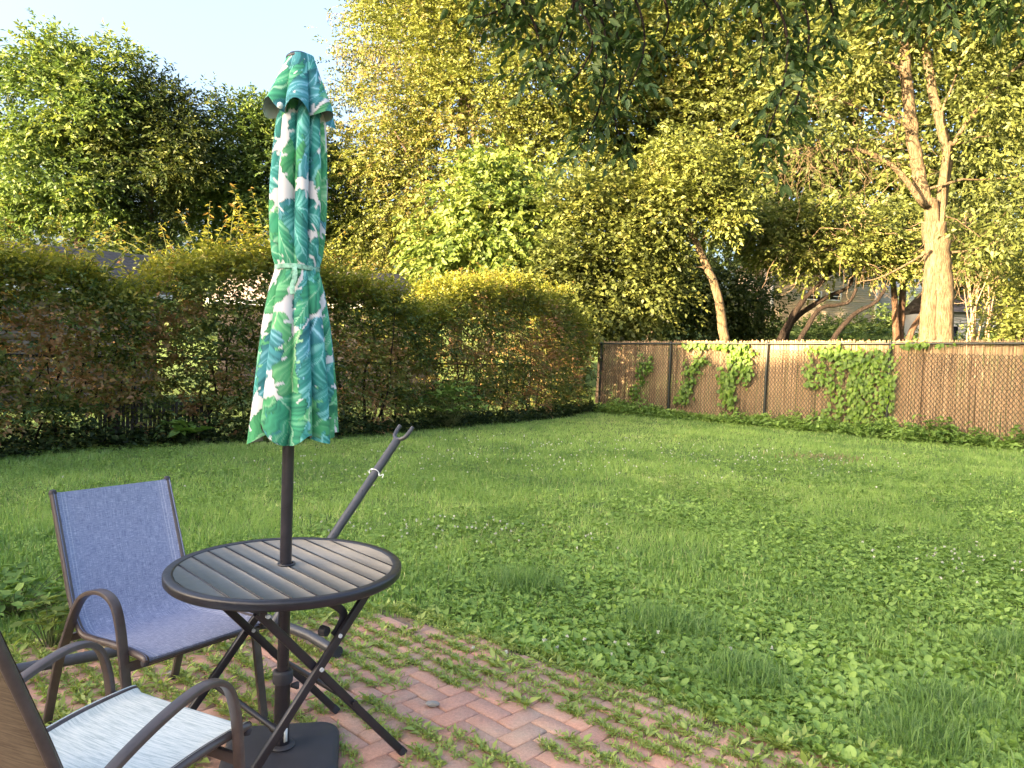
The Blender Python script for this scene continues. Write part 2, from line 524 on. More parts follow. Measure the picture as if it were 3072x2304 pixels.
def sprigs(O, Dr, n, sl, L, W, var, spread=0.8, droop=0.25, upb=0.6):
    """O, Dr: (K,3) sprig origin and direction, n leaves along each, alternating sides"""
    K = len(O)
    Dr = unit(Dr)
    side = unit(np.cross(Dr, rng.normal(size=(K, 3))*.35+np.array([0, 0, 1.0])))
    t = (np.arange(n)+0.6)/n
    sgn = np.where(np.arange(n) % 2 == 0, 1.0, -1.0)
    sgn[-1] = 0.0
    sl = np.broadcast_to(sl, (K,))
    P = O[:, None]+Dr[:, None]*(sl[:, None, None]*t[None, :, None])
    P = P-np.array([0, 0, 1.0])*(droop*sl[:, None, None]*(t**2)[None, :, None])
    D = Dr[:, None]*(1-spread*abs(sgn)[None, :, None]*.55)+side[:, None]*sgn[None, :, None]*spread+rng.normal(size=(K, n, 3))*.22-np.array([0, 0, droop])
    N = np.array([0, 0, upb])+rng.normal(size=(K, n, 3))*.5+np.array([SUN_DIR[0], SUN_DIR[1], 0])*.15
    L = L*rng.uniform(.7, 1.25, (K, n))
    v = np.repeat(np.broadcast_to(var, (K,))[:, None], n, 1)+rng.normal(size=(K, n))*.13
    f = lambda a: a.reshape(-1, 3)
    return f(P), f(D), f(N), L.ravel(), (L*W).ravel(), v.ravel()

def ground_z(x, y):
    """level in the yard, rising beyond the reed fence"""
    d = (x-2.66)*0.6684+(y-22.4)*0.7438
    return -0.03+np.clip(0.14*(d-0.4), 0, 4.4)

def attach(o, root):
    o.parent = root
    o.matrix_parent_inverse = Matrix.LocRotScale(root.location, root.rotation_euler, None).inverted()
    return o

def vnoise(x, y, scale, seed):
    r = np.random.default_rng(seed)
    g = r.random((64, 64))
    u, v = np.asarray(x)/scale, np.asarray(y)/scale
    iu, iv = np.floor(u).astype(int), np.floor(v).astype(int)
    fu, fv = u-iu, v-iv
    fu, fv = fu*fu*(3-2*fu), fv*fv*(3-2*fv)
    G = lambda a, b: g[a % 64, b % 64]
    return (G(iu, iv)*(1-fu)+G(iu+1, iv)*fu)*(1-fv)+(G(iu, iv+1)*(1-fu)+G(iu+1, iv+1)*fu)*fv

# ================================================================== SETTING
def axis_grid(lo, hi, fine_lo, fine_hi, step):
    a = np.arange(fine_lo, fine_hi+1e-6, step)
    l = fine_lo-np.geomspace(1, fine_lo-lo+1, 10)[1:]+1
    h = fine_hi+np.geomspace(1, hi-fine_hi+1, 10)[1:]-1
    return np.unique(np.concatenate([l, a, h]))
gx = axis_grid(-400, 400, -30, 40, 1.0)
gy = axis_grid(-300, 600, -10, 70, 1.0)
GX, GY = np.meshgrid(gx, gy, indexing='ij')
GZ = ground_z(GX, GY)
V = np.stack([GX, GY, GZ], -1).reshape(-1, 3)
nx, ny = len(gx), len(gy)
i = np.arange(nx-1)[:, None]*ny
j = np.arange(ny-1)[None]
Q = np.stack([i+j, i+ny+j, i+ny+j+1, i+j+1], -1).reshape(-1, 4)
tag(link_mesh('ground', V, [Q], M['soil'], smooth=True), kind='structure')

# ------------------------------------------------------------------ brick patio
def patio_in(x, y):
    """distance inside the patio's edge, positive inside"""
    d1 = (3.72+0.37*(x+2.5)-y)*0.938
    d2 = (4.50-0.744*(x+0.72)-y)*0.802
    return np.minimum(d1, d2)
PA = R(46)
ea, eb = np.array([math.cos(PA), math.sin(PA)]), np.array([-math.sin(PA), math.cos(PA)])
sand = link_mesh('patio', [(-6, -1.5, -0.018), (5.0, -1.5, -0.018), (5.0, 0.28, -0.018), (-0.74, 4.48, -0.018), (-6, 2.45, -0.018)], [np.array([[0, 1, 2, 3, 4]])], M['sand'])
tag(sand, kind='structure')
def brick_mesh():
    L, W, H, c = 0.0975, 0.0475, 0.05, 0.005
    ring = lambda a, b, z: [(-a, -b, z), (a, -b, z), (a, b, z), (-a, b, z)]
    V = ring(L, W, -H)+ring(L, W, -c)+ring(L-c, W-c, 0)
    sides = [(k, (k+1) % 4, 4+(k+1) % 4, 4+k) for k in range(4)]
    ch = [(4+k, 4+(k+1) % 4, 8+(k+1) % 4, 8+k) for k in range(4)]
    return np.array(V), np.array(sides+ch+[(8, 9, 10, 11)])
BV, BQ = brick_mesh()
cells = []
for a in range(-60, 60):
    for b in range(-60, 60):
        m = (a-b) % 4
        if m == 0:
            cells.append(((a+1)*0.1, (b+0.5)*0.1, 0.0))
        elif m == 3:
            cells.append(((a+0.5)*0.1, (b+1)*0.1, R(90)))
bricks = []
for a, b, rz in cells:
    p = ea*a+eb*b+np.array([0.06, 2.9])
    if patio_in(p[0], p[1]) < 0.05+0.05*math.sin(p[0]*9) or p[1] < 1.6 or abs(p[0]) > 0.72*p[1]+0.5:
        continue
    bricks.append((math.hypot(p[0], p[1]-2.9)+(0 if p[1] > 2.5 else 9), p[0], p[1], rz))
bricks.sort()
proto = None
bk = MB()
for n_, (dd, x, y, rz) in enumerate(bricks):
    z = 0.002+rng.normal()*0.0022
    tilt = rng.normal(size=2)*0.012
    rot = rz+PA+rng.normal()*0.012
    if n_ < 300:
        if proto is None:
            proto = link_mesh('brick', BV, [BQ], M['brick'], sand, attrs={'var': np.zeros(len(BV))})
            o = proto
        else:
            o = proto.copy()
            col.objects.link(o)
        o.location = (x, y, z)
        o.rotation_euler = (tilt[0], tilt[1], rot)
    else:
        c, s = math.cos(rot), math.sin(rot)
        v = np.c_[BV[:, 0]*c-BV[:, 1]*s+x, BV[:, 0]*s+BV[:, 1]*c+y, BV[:, 2]+z]
        bk.add(v, [BQ], rng.random())
if bk.n:
    tag(bk.build('bricks', M['brick'], sand, var=True), kind='stuff')

# ------------------------------------------------------------------ reed and chain-link fence
FP, FD, FN = np.array([2.66, 22.4]), np.array([0.7438, -0.6684]), np.array([-0.6684, -0.7438])
ftop = lambda s: 1.985+0.0167*s
def fpt(s, z, off=0.0):
    p = FP+FD*s+FN*off
    return (p[0], p[1], z)
fence = empty('fence', fpt(0, -0.03), 0, 'black chain link fence backed with tan reed screening along the right of the lawn', 'fence')
posts = [0.0, 2.34, 5.10, 7.98, 10.75, 13.5]
for k, s in enumerate(posts):
    V, P = tube([fpt(s, -0.3, 0.05), fpt(s, ftop(s)-0.01, 0.05)], 0.034, 12)
    po = attach(link_mesh('post', V, P, M['fence_metal'], None, True, sharp=40), fence)
    V, P = lathe([(0.001, 0.06), (0.03, 0.045), (0.041, 0.01), (0.041, -0.03), (0.035, -0.03)], 14, fpt(s, ftop(s)+0.0, 0.05))
    c_ = link_mesh('post_cap', V, P, M['fence_metal'], None, True)
    c_.parent = po
V, P = tube([fpt(s, ftop(s), 0.05) for s in np.linspace(-0.05, 13.6, 12)], 0.026, 10)
attach(link_mesh('top_rail', V, P, M['fence_metal'], None, True, sharp=40), fence)
mb = MB()
pitch = 0.085
for sgn in (1, -1):
    for s0 in np.arange(-2.2, 15.6, pitch):
        pts = []
        for z in np.linspace(0.0, 2.2, 9):
            s = s0+sgn*(z-1.1)*0.72
            if -0.02 <= s <= 13.55 and z <= ftop(s)-0.015:
                pts.append(fpt(s, z, 0.012+sgn*0.003))
        if len(pts) > 1:
            mb.add(*tube(pts, 0.0058, 3, cap=False))
tag(attach(mb.build('chain_link_mesh', M['fence_metal']), fence), kind='stuff')
for k in range(len(posts)-1):
    mb = MB()
    for layer in range(2):
        s = posts[k]+0.005
        while s < posts[k+1]:
            s += rng.uniform(0.009, 0.0165)
            if rng.random() < (0.07 if layer == 0 else 0.15) or (layer == 0 and vnoise(s*1.0, 0.0, 0.35, 31) > 0.93):
                s += rng.uniform(0.004, 0.026)
            w = rng.uniform(0.0045, 0.0075)
            off = -0.03-layer*0.018+rng.normal()*0.004
            zt = ftop(s)+0.055+rng.normal()*0.022-(0.12 if rng.random() < .04 else 0)
            ln = rng.normal()*0.012+0.02*(vnoise(s, 1.0, 0.8, 5)-.5)
            zs = np.array([-0.05, 0.95, zt])
            vv = []
            for z in zs:
                q = s+ln*(z-1)+rng.normal()*0.002
                vv += [fpt(q-w, z, off), fpt(q, z, off+w*0.8), fpt(q+w, z, off)]
            f = [(0, 1, 4, 3), (1, 2, 5, 4), (3, 4, 7, 6), (4, 5, 8, 7)]
            mb.add(vv, [f], np.clip(rng.normal(0.50, 0.27)+0.30*(vnoise(s, 3.0, 0.5, 9)-.5), 0, 1))
    for z in (0.25, 0.72, 1.2, 1.7):          # binding wires
        mb.add(*tube([fpt(s, z+0.01*math.sin(s*3), -0.018) for s in np.linspace(posts[k], posts[k+1], 10)], 0.0022, 3, cap=False), 0.1)
    tag(attach(mb.build('reed_screen', M['reed'], var=True), fence), kind='stuff')

# ------------------------------------------------------------------ houses and sheds
def quad_board(a, b, h, t, n):
    """a clapboard from a to b (bottom corners), height h, proud of the wall by t along n, tapering to its top"""
    a, b, n = np.asarray(a, float), np.asarray(b, float), np.asarray(n, float)
    up = np.array([0, 0, h])
    V = [a, b, b+n*t, a+n*t, a+up, b+up, b+up+n*t*.25, a+up+n*t*.25]
    F = [(0, 1, 2, 3), (4, 7, 6, 5), (3, 2, 6, 7), (1, 5, 6, 2), (0, 3, 7, 4), (0, 4, 5, 1)]
    return np.array(V), [np.array(F)]
def boards_on(root, a, b, z0, z1, step, n, mat, skip=()):
    k = 0
    z = z0
    while z < z1-0.02:
        spans = [(0.0, 1.0)]
        for (t0, t1, za, zb) in skip:
            if z+step > za and z < zb:
                spans = [(p, q) for s0, s1 in spans for p, q in ((s0, min(s1, t0)), (max(s0, t1), s1)) if q-p > 0.01]
        for s0, s1 in spans:
            pa, pb = np.asarray(a)+(np.asarray(b)-np.asarray(a))*s0, np.asarray(a)+(np.asarray(b)-np.asarray(a))*s1
            V, P = quad_board((pa[0], pa[1], z), (pb[0], pb[1], z), step-0.004, 0.022, n)
            attach(link_mesh('board', V, P, mat), root)
        z += step
def prism(poly, z0, z1):
    p = np.asarray(poly, float)
    k = len(p)
    V = np.r_[np.c_[p, np.full(k, z0)], np.c_[p, np.full(k, z1)]]
    Q = [(a, (a+1) % k, k+(a+1) % k, k+a) for a in range(k)]
    return V, [np.array(Q), np.array([np.arange(k)[::-1], k+np.arange(k)])]
def window_on(root, c, w, h, dirv, n, pane=True):
    """frame with a recessed pane, centred at c on a wall with outward normal n"""
    rz = math.atan2(dirv[1], dirv[0])
    mb = MB()
    d, n = np.asarray([*dirv, 0.0]), np.asarray([*n, 0.0])
    c = np.asarray(c, float)
    for sx in (-1, 1):
        mb.add(*box(c+d*sx*(w/2)+n*0.03, (0.09, 0.07, h+0.09), rz))
    for sz in (-1, 1):
        mb.add(*box(c+np.array([0, 0, sz*h/2])+n*0.031, (w-0.09, 0.068, 0.09), rz))
    mb.add(*box(c+n*0.025, (w-0.09, 0.05, 0.045), rz))
    f = attach(mb.build('window', M['trim']), root)
    V, P = box(c+n*0.006, (w-0.02, 0.02, h-0.02), rz)
    p = link_mesh('pane', V, P, M['dark_glass'])
    p.parent = f
    return f
def shingles(mb, a, b, c, d, rows, w=0.9):
    """courses of shingles from eave a-b up to ridge d-c (a left low, b right low, c right high, d left high)"""
    a, b, c, d = [np.asarray(v, float) for v in (a, b, c, d)]
    n = unit(np.cross(b-a, d-a))
    for r_ in range(rows):
        t0, t1 = r_/rows, (r_+1.25)/rows
        l0, r0 = a+(d-a)*t0, b+(c-b)*t0
        l1, r1 = a+(d-a)*min(t1, 1), b+(c-b)*min(t1, 1)
        cnt = max(1, int(np.linalg.norm(r0-l0)/w))
        cut = np.sort(np.clip((np.arange(cnt+1)+np.where(r_ % 2, .5, 0.)+rng.normal(size=cnt+1)*.05)/cnt, 0, 1))
        cut[0], cut[-1] = 0, 1
        for u0, u1 in zip(cut[:-1], cut[1:]):
            if u1-u0 < 1e-3:
                continue
            g = 0.004/np.linalg.norm(r0-l0)
            u1 = u1-g
            t = 0.007+rng.random()*0.002
            p = [l0+(r0-l0)*u0, l0+(r0-l0)*u1, l1+(r1-l1)*u1, l1+(r1-l1)*u0]
            V = [p[0], p[1], p[2], p[3], p[0]+n*t, p[1]+n*t, p[2]+n*.003, p[3]+n*.003]
            mb.add(V, [[(4, 5, 6, 7), (0, 1, 5, 4), (1, 2, 6, 5), (0, 4, 7, 3)]])

# tan clapboard house far behind the right fence
h1 = empty('house', (16.4, 48, 3.9), 0, 'tan clapboard house with small dark windows behind the leaning dark trunks', 'house')
V, P = prism([(16.42, 48.05), (23.0, 48.05), (23.0, 56), (16.42, 56)], 3.0, 8.6)
attach(link_mesh('wall', V, P, M['siding_tan']), h1)
boards_on(h1, (16.40, 48.04), (23.02, 48.04), 3.95, 7.2, 0.145, (0, -1, 0), M['siding_tan'], [(0.32, 0.48, 5.75, 6.3), (0.53, 0.66, 5.75, 6.3)])
window_on(h1, (19.05, 48.04, 6.02), 0.95, 0.52, (1, 0), (0, -1))
window_on(h1, (20.35, 48.04, 6.02), 0.85, 0.52, (1, 0), (0, -1))
V, P = box((16.40, 48.0, 5.6), (0.14, 0.12, 3.5))
attach(link_mesh('corner_board', V, P, M['trim']), h1)
V, P = box((23.03, 48.0, 5.6), (0.14, 0.12, 3.5))
attach(link_mesh('corner_board', V, P, M['trim']), h1)
V, P = prism([(23.12, 50.05), (29.0, 50.05), (29.0, 56), (23.12, 56)], 3.0, 8.2)
attach(link_mesh('rear_wing', V, P, M['white_wall']), h1)
boards_on(h1, (23.12, 50.04), (29.0, 50.04), 4.1, 7.0, 0.145, (0, -1, 0), M['white_wall'], [(0.02, 0.2, 4.1, 6.3)])
V, P = box((23.75, 50.0, 5.2), (0.95, 0.08, 2.1))
dr = attach(link_mesh('door', V, P, M['door_grey']), h1)
V, P = box((23.75, 49.94, 5.65), (0.6, 0.02, 0.8))
link_mesh('pane', V, P, M['dark_glass'], dr)
mb = MB()
shingles(mb, (16.0, 47.6, 8.4), (23.4, 47.6, 8.4), (23.4, 52, 11.0), (16.0, 52, 11.0), 16)
V, P = prism([(16.0, 47.62), (23.4, 47.62), (23.4, 56.3), (16.0, 56.3)], 8.25, 8.38)
mb.add(V, P)
attach(mb.build('roof', M['shingle']), h1)

# grey shed at the right edge behind the fence
h2 = empty('shed', (18.6, 32, 2.7), 0, 'grey clapboard shed with dark openings low behind the fence at the far right', 'shed')
V, P = prism([(18.45, 32.1), (22.4, 32.1), (22.4, 35.5), (18.45, 35.5)], 2.0, 4.1)
attach(link_mesh('wall', V, P, M['siding_grey']), h2)
boards_on(h2, (18.45, 32.09), (22.4, 32.09), 2.6, 4.0, 0.14, (0, -1, 0), M['siding_grey'], [(0.05, 0.13, 2.6, 3.5), (0.40, 0.66, 2.6, 3.45)])
for x, w in ((18.8, 0.3), (20.55, 1.0)):
    V, P = box((x, 32.08, 2.85), (w, 0.03, 1.2))
    attach(link_mesh('opening', V, P, M['dark_glass']), h2)
V, P = box((20.55, 32.06, 3.5), (1.25, 0.06, 0.1))
attach(link_mesh('lintel', V, P, M['trim']), h2)
mb = MB()
shingles(mb, (18.2, 31.8, 4.05), (22.7, 31.8, 4.05), (22.7, 33.8, 5.0), (18.2, 33.8, 5.0), 9)
shingles(mb, (22.7, 35.8, 4.05), (18.2, 35.8, 4.05), (18.2, 33.8, 5.0), (22.7, 33.8, 5.0), 9)
attach(mb.build('roof', M['shingle']), h2)

# garages behind the hedge
def garage(label, a, b, back, front, z_r, z_e, hip=0.0, wallmat='white_wall'):
    """ridge from a to b (xy); front eave at perpendicular distance towards the lawn"""
    a, b = np.asarray(a, float), np.asarray(b, float)
    d = (b-a)/np.linalg.norm(b-a)
    n = np.array([d[1], -d[0]])
    g = empty('garage', (*((a+b)/2+n*front*.8), -0.03), 0, label, 'garage')
    ea_, eb_ = a+n*front-d*0.2, b+n*front+d*hip
    ba_, bb_ = a-n*back-d*0.2, b-n*back+d*hip
    mb = MB()
    rows = int(math.hypot(front, z_r-z_e)/0.14)
    shingles(mb, (*ea_, z_e), (*eb_, z_e), (*b, z_r), (*a, z_r), rows, 9.0)
    shingles(mb, (*bb_, z_e), (*ba_, z_e), (*a, z_r), (*b, z_r), rows)
    if hip > 0.3:
        shingles(mb, (*eb_, z_e), (*bb_, z_e), (*(b+d*.01), z_r), (*b, z_r), rows)
    else:
        mb.add([(*ea_, z_e), (*a, z_r), (*ba_, z_e), (*eb_, z_e), (*b, z_r), (*bb_, z_e)], [[(0, 1, 2), (3, 5, 4)]])
    V = np.array([(*ea_, z_e-.02), (*eb_, z_e-.02), (*b, z_r-.03), (*a, z_r-.03), (*ba_, z_e-.02), (*bb_, z_e-.02)])
    mb.add(V, [[(0, 1, 2, 3), (5, 4, 3, 2)]])
    attach(mb.build('roof', M['shingle']), g)
    i_ = 0.3
    w = [a+n*(front-i_)+d*.1, b+n*(front-i_)+d*(hip-i_), b-n*(back-i_)+d*(hip-i_), a-n*(back-i_)+d*.1]
    V, P = prism(w, -0.1, z_e-0.06)
    attach(link_mesh('wall', V, P, M[wallmat]), g)
    boards_on(g, w[0]+n*.012, w[1]+n*.012, 0.1, z_e-0.1, 0.2, (n[0], n[1], 0), M[wallmat])
    V, P = sweep([(*(ea_+n*.02), z_e-.05), (*(eb_+n*.02), z_e-.05)], rrect(.03, .14, .004))
    attach(link_mesh('fascia', V, P, M['trim']), g)
    return g
garage('weathered garage with grey shingle roof showing over the hedge at far left', (-15.2, 16.2), (-9.9, 20.4), 2.4, 2.3, 3.88, 2.7, wallmat='garage_wall')
garage('low shingled garage roof showing over the hedge just right of the umbrella', (-9.2, 25.0), (-3.9, 25.0), 2.2, 2.2, 4.1, 2.9, hip=1.5, wallmat='garage_wall')

# white gable wall glimpsed at the left edge
ws = empty('shed', (-12.9, 17, -0.03), 0, 'bright white shed wall glimpsed through the hedge top at left edge', 'shed')
V, P = prism([(-14.6, 16.4), (-11.95, 14.6), (-11.2, 15.6), (-13.9, 17.4)], -0.1, 3.12)
attach(link_mesh('wall', V, P, M['white_wall']), ws)
boards_on(ws, (-14.6, 16.39), (-11.95, 14.59), 0.2, 3.1, 0.19, (0.562*-1, -0.827, 0), M['white_wall'])
mb = MB()
shingles(mb, (-14.8, 16.2, 3.1), (-11.7, 14.1, 3.1), (-11.35, 15.1, 3.4), (-14.3, 17.0, 3.4), 6)
V, P = prism([(-14.75, 16.3), (-11.75, 14.25), (-11.1, 15.5), (-13.9, 17.5)], 3.125, 3.14)
mb.add(V, P)
attach(mb.build('roof', M['shingle']), ws)

# unseen house behind the camera, added and sized to shade the yard
def shading_house(x0, x1, y0, y1, zh, ridge, mat):
    g = empty('shading_building', ((x0+x1)/2, (y0+y1)/2, -0.03))
    g['kind'] = 'structure'
    V, P = prism([(x0, y0), (x1, y0), (x1, y1), (x0, y1)], -0.1, zh)
    attach(link_mesh('wall', V, P, M[mat]), g)
    ym = (y0+y1)/2
    V = [(x0-.4, y1+.4, zh-.1), (x1+.4, y1+.4, zh-.1), (x1+.4, ym, ridge), (x0-.4, ym, ridge), (x0-.4, y0-.4, zh-.1), (x1+.4, y0-.4, zh-.1)]
    attach(link_mesh('roof', V, [[(0, 1, 2, 3), (3, 2, 5, 4)], [(0, 3, 4), (1, 5, 2)]], M['shingle']), g)
    for k in range(int((x1-x0)/3)):
        window_on(g, (x0+1.8+k*3, y1, 1.6), 1.0, 1.3, (-1, 0), (0, 1))
    return g
shading_house(-34.0, -10.0, -15.0, -5.0, 5.4, 9.3, 'siding_grey')

# ================================================================== FURNITURE
# ------------------------------------------------------------------ bistro table
TC = np.array([-0.81, 2.745, 0.0])
table = empty('table', TC, 0, 'round dark metal folding table with slatted top around the umbrella pole', 'table')
def tpart(name, V, P, mat, smooth=True, sharp=35, parent=None):
    o = link_mesh(name, V, P, mat, parent or table, smooth, sharp=sharp)
    return o
TR, TZ = 0.421, 0.744
prof = [(TR-0.036, TZ-0.012), (TR-0.034, TZ-0.002), (TR-0.029, TZ), (TR-0.006, TZ), (TR-0.001, TZ-0.004), (TR, TZ-0.010), (TR-0.001, TZ-0.028), (TR-0.006, TZ-0.034), (TR-0.028, TZ-0.034), (TR-0.033, TZ-0.028), (TR-0.036, TZ-0.012)]
tpart('rim', *lathe(prof, 96), M['table_metal'], True, 60)
SA = R(-47)
sd, sn = np.array([math.cos(SA), math.sin(SA)]), np.array([-math.sin(SA), math.cos(SA)])
NS = 10
sw = 2*(TR-0.034)/NS
for k in range(NS):
    o0, o1 = -TR+0.034+k*sw+0.0040, -TR+0.034+(k+1)*sw-0.0040
    rr = TR-0.0352
    offs = np.linspace(o0, o1, 6)
    h = np.sqrt(np.maximum(rr*rr-np.clip(offs, -rr, rr)**2, 0.0002))
    outl = [(-hh, oo) for hh, oo in zip(h, offs)]+[(hh, oo) for hh, oo in zip(h[::-1], offs[::-1])]
    outl = np.array(outl)
    n = len(outl)
    cen = outl.mean(0)
    V = []
    for z, sh in ((TZ-0.0058, 0), (TZ-0.0040, 0), (TZ-0.0035, 0.0003)):
        q = outl.copy()
        q[:, 1] = np.clip(q[:, 1], o0+sh, o1-sh)
        w = q[:, :1]*sd+q[:, 1:]*sn
        V += [(*p, z) for p in w]
    P = [np.array([(a, a+n, (a+1) % n+n, (a+1) % n) for a in range(n)]+[(a+n, a+2*n, (a+1) % n+2*n, (a+1) % n+n) for a in range(n)]), np.array([np.arange(2*n, 3*n), np.arange(n)[::-1]])]
    so = tpart('slat', V, P, M['slat'], False, None)
    so.data.materials.append(M['table_metal'])
    for pg in so.data.polygons:
        if abs(pg.normal.z) < 0.9:
            pg.material_index = 1
tpart('under_plate', *lathe([(0.026, TZ-0.0060), (TR-0.034, TZ-0.0060), (TR-0.034, TZ-0.0175), (0.026, TZ-0.0175), (0.026, TZ-0.0060)], 64), M['table_metal'], False, None)
# under-frame bars
e1, e2 = np.array([-0.725, 0.688]), np.array([-0.688, -0.725])
F1 = np.array([-0.358, 2.82])-TC[:2]
tp = lambda a, b, z: (*(F1+e1*a+e2*b), z)
for b in (0.20, 0.615):
    tpart('under_bar', *sweep([tp(-0.02, b, TZ-0.045), tp(0.52, b, TZ-0.045)], rrect(0.025, 0.02, 0.003)), M['table_metal'])
for a, off in ((0.0, 0.011), (0.48, -0.011)):
    for q in ((0.0, 0.622), (0.788, 0.195)):
        pts = [tp(a+off*(1 if q[0] == 0 else -1), q[0], 0.002), tp(a+off*(1 if q[0] == 0 else -1), q[1], TZ-0.05)]
        lg = tpart('leg', *sweep(pts, rrect(0.029, 0.018, 0.003), up=(*e1, 0)), M['table_metal'])
        V, P = sweep([np.array(pts[0])-(np.array(pts[1])-np.array(pts[0]))*0.0, np.array(pts[0])+(np.array(pts[1])-np.array(pts[0]))*0.035], rrect(0.0315, 0.0205, 0.004), up=(*e1, 0))
        link_mesh('foot_cap', V, P, M['plastic'], lg, True, sharp=35)
    V, P = sweep([tp(a-0.026, 0.397, 0.452), tp(a-0.018, 0.397, 0.452)], circ(0.0075, 10))
    tpart('bolt', V, P, M['bolt'])
tpart('cross_bar', *tube([tp(-0.01, 0.545, 0.282), tp(0.49, 0.545, 0.282)], 0.0105, 12), M['table_metal'])
tpart('cross_bar', *tube([tp(-0.01, 0.245, 0.282), tp(0.49, 0.245, 0.282)], 0.0105, 12), M['table_metal'])
for a in (0.0, 0.49):
    tpart('bar_socket', *tube([tp(a-0.012, 0.545, 0.282), tp(a+0.03 if a == 0 else a-0.03, 0.545, 0.282)], 0.0145, 12), M['table_metal'])
br = smooth_path([tp(0.04, 0.44, TZ-0.052), tp(0.03, 0.37, 0.675), tp(0.022, 0.305, 0.635), tp(0.02, 0.285, 0.60), tp(0.02, 0.305, 0.56), tp(0.02, 0.325, 0.54)], 22)
tpart('brace', *sweep(br, rrect(0.028, 0.014, 0.003), up=(*e1, 0)), M['table_metal'])
tpart('brace_knob', *tube([tp(0.03, 0.345, 0.556), tp(0.055, 0.352, 0.556), tp(0.06, 0.352, 0.556)], [0.017, 0.019, 0.012], 12), M['plastic'])
tpart('bolt', *sweep([tp(-0.024, 0.325, 0.551), tp(-0.014, 0.325, 0.551)], circ(0.0075, 10)), M['bolt'])
tpart('bolt', *sweep([tp(-0.024, 0.60, 0.682), tp(-0.014, 0.60, 0.682)], circ(0.0065, 10)), M['bolt'])
tpart('hole_collar', *lathe([(0.024, TZ-0.012), (0.031, TZ-0.003), (0.033, TZ+0.001), (0.031, TZ+0.004), (0.025, TZ+0.004), (0.0235, TZ-0.004)], 28, (-0.004, 0.01, 0)), M['table_metal'])

# ------------------------------------------------------------------ umbrella stand and umbrella
UC = np.array([-0.817, 2.752, 0.0])
stand = empty('umbrella_stand', UC, R(12), 'black plastic umbrella base with tall tube under the round table', 'umbrella base')
def rsq(half, rad, z, k=8):
    pts = []
    for cx, cy, a0 in ((1, 1, 0), (-1, 1, 90), (-1, -1, 180), (1, -1, 270)):
        for a in np.linspace(0, 90, k):
            pts.append(((half-rad)*cx+rad*math.cos(R(a0+a)), (half-rad)*cy+rad*math.sin(R(a0+a)), z))
    return pts
mb = MB()
rings = [rsq(0.205, 0.075, 0.004), rsq(0.212, 0.08, 0.02), rsq(0.205, 0.08, 0.036), rsq(0.185, 0.08, 0.043), rsq(0.09, 0.07, 0.052), rsq(0.05, 0.0499, 0.054)]
n = len(rings[0])
V = np.concatenate([np.array(r) for r in rings])
P = [np.concatenate([np.array([(k*n+a, k*n+(a+1) % n, (k+1)*n+(a+1) % n, (k+1)*n+a) for a in range(n)]) for k in range(len(rings)-1)]), np.array([np.arange(n)[::-1], (len(rings)-1)*n+np.arange(n)])]
link_mesh('base_plate', V, P, M['plastic'], stand, True, sharp=50)
link_mesh('base_ring', *lathe([(0.030, 0.052), (0.047, 0.054), (0.050, 0.060), (0.046, 0.066), (0.031, 0.068)], 32), M['plastic'], stand, True, sharp=60)
link_mesh('tube', *lathe([(0.0285, 0.05), (0.0285, 0.325), (0.0235, 0.326)], 28), M['table_metal'], stand, True, sharp=50)
link_mesh('clamp_collar', *lathe([(0.0285, 0.296), (0.0355, 0.298), (0.0372, 0.304), (0.0372, 0.335), (0.0352, 0.342), (0.0305, 0.345), (0.0235, 0.345)], 28), M['plastic'], stand, True, sharp=50)
link_mesh('clamp_knob', *tube([(0.03, -0.004, 0.285), (0.052, -0.006, 0.285), (0.06, -0.006, 0.285)], [0.007, 0.015, 0.012], 12), M['plastic'], stand, True, sharp=50)
link_mesh('sticker', *box((0.0275*math.cos(-0.9), 0.0275*math.sin(-0.9)-0.0015, 0.105), (0.014, 0.003, 0.05), -0.9+R(90)), M['white'], stand)

umb = empty('umbrella', UC, 0, 'closed patio umbrella with green palm leaf print tied at its middle', 'umbrella')
link_mesh('pole', *lathe([(0.001, 0.06), (0.0215, 0.06), (0.0215, 2.58), (0.001, 2.58)], 28), M['pole_metal'], umb, True, sharp=50)
link_mesh('finial_cap', *lathe([(0.001, 2.617), (0.018, 2.615), (0.036, 2.607), (0.047, 2.596), (0.0485, 2.588), (0.044, 2.584)], 28, (0.006, 0, 0)), M['pole_metal'], umb, True, sharp=60)

# the palm-leaf print, painted on cloth coordinates (metres)
_pr = np.random.default_rng(21)
PW, PH = 1.30, 1.6
STR_H = np.random.default_rng(5).random(512)
leaves_print = []
gxn, gyn = 9, 11
for k in range(gxn*gyn):
    leaves_print.append(((k % gxn+_pr.random()*.9)/gxn*PW, (k//gxn+_pr.random()*.9)/gyn*PH, R(_pr.choice([_pr.normal(75, 22), _pr.normal(110, 25), _pr.normal(-60, 30), _pr.normal(20, 20)])), _pr.uniform(0.21, 0.30), _pr.uniform(0.070, 0.095), _pr.integers(0, 5), _pr.random()*9))
_pr.shuffle(leaves_print)
PAL = [tuple(tuple(min(.8, c*g) for c in q) for q, g in zip(p, (1.5, 1.35, 1.25))) for p in [((0.010, 0.085, 0.060), (0.045, 0.250, 0.140), (0.30, 0.52, 0.36)), ((0.012, 0.070, 0.070), (0.030, 0.190, 0.170), (0.22, 0.50, 0.50)), ((0.020, 0.110, 0.060), (0.085, 0.300, 0.130), (0.38, 0.56, 0.34)),
       ((0.008, 0.055, 0.065), (0.040, 0.180, 0.210), (0.27, 0.50, 0.62)), ((0.010, 0.075, 0.045), (0.050, 0.230, 0.100), (0.24, 0.46, 0.28))]]
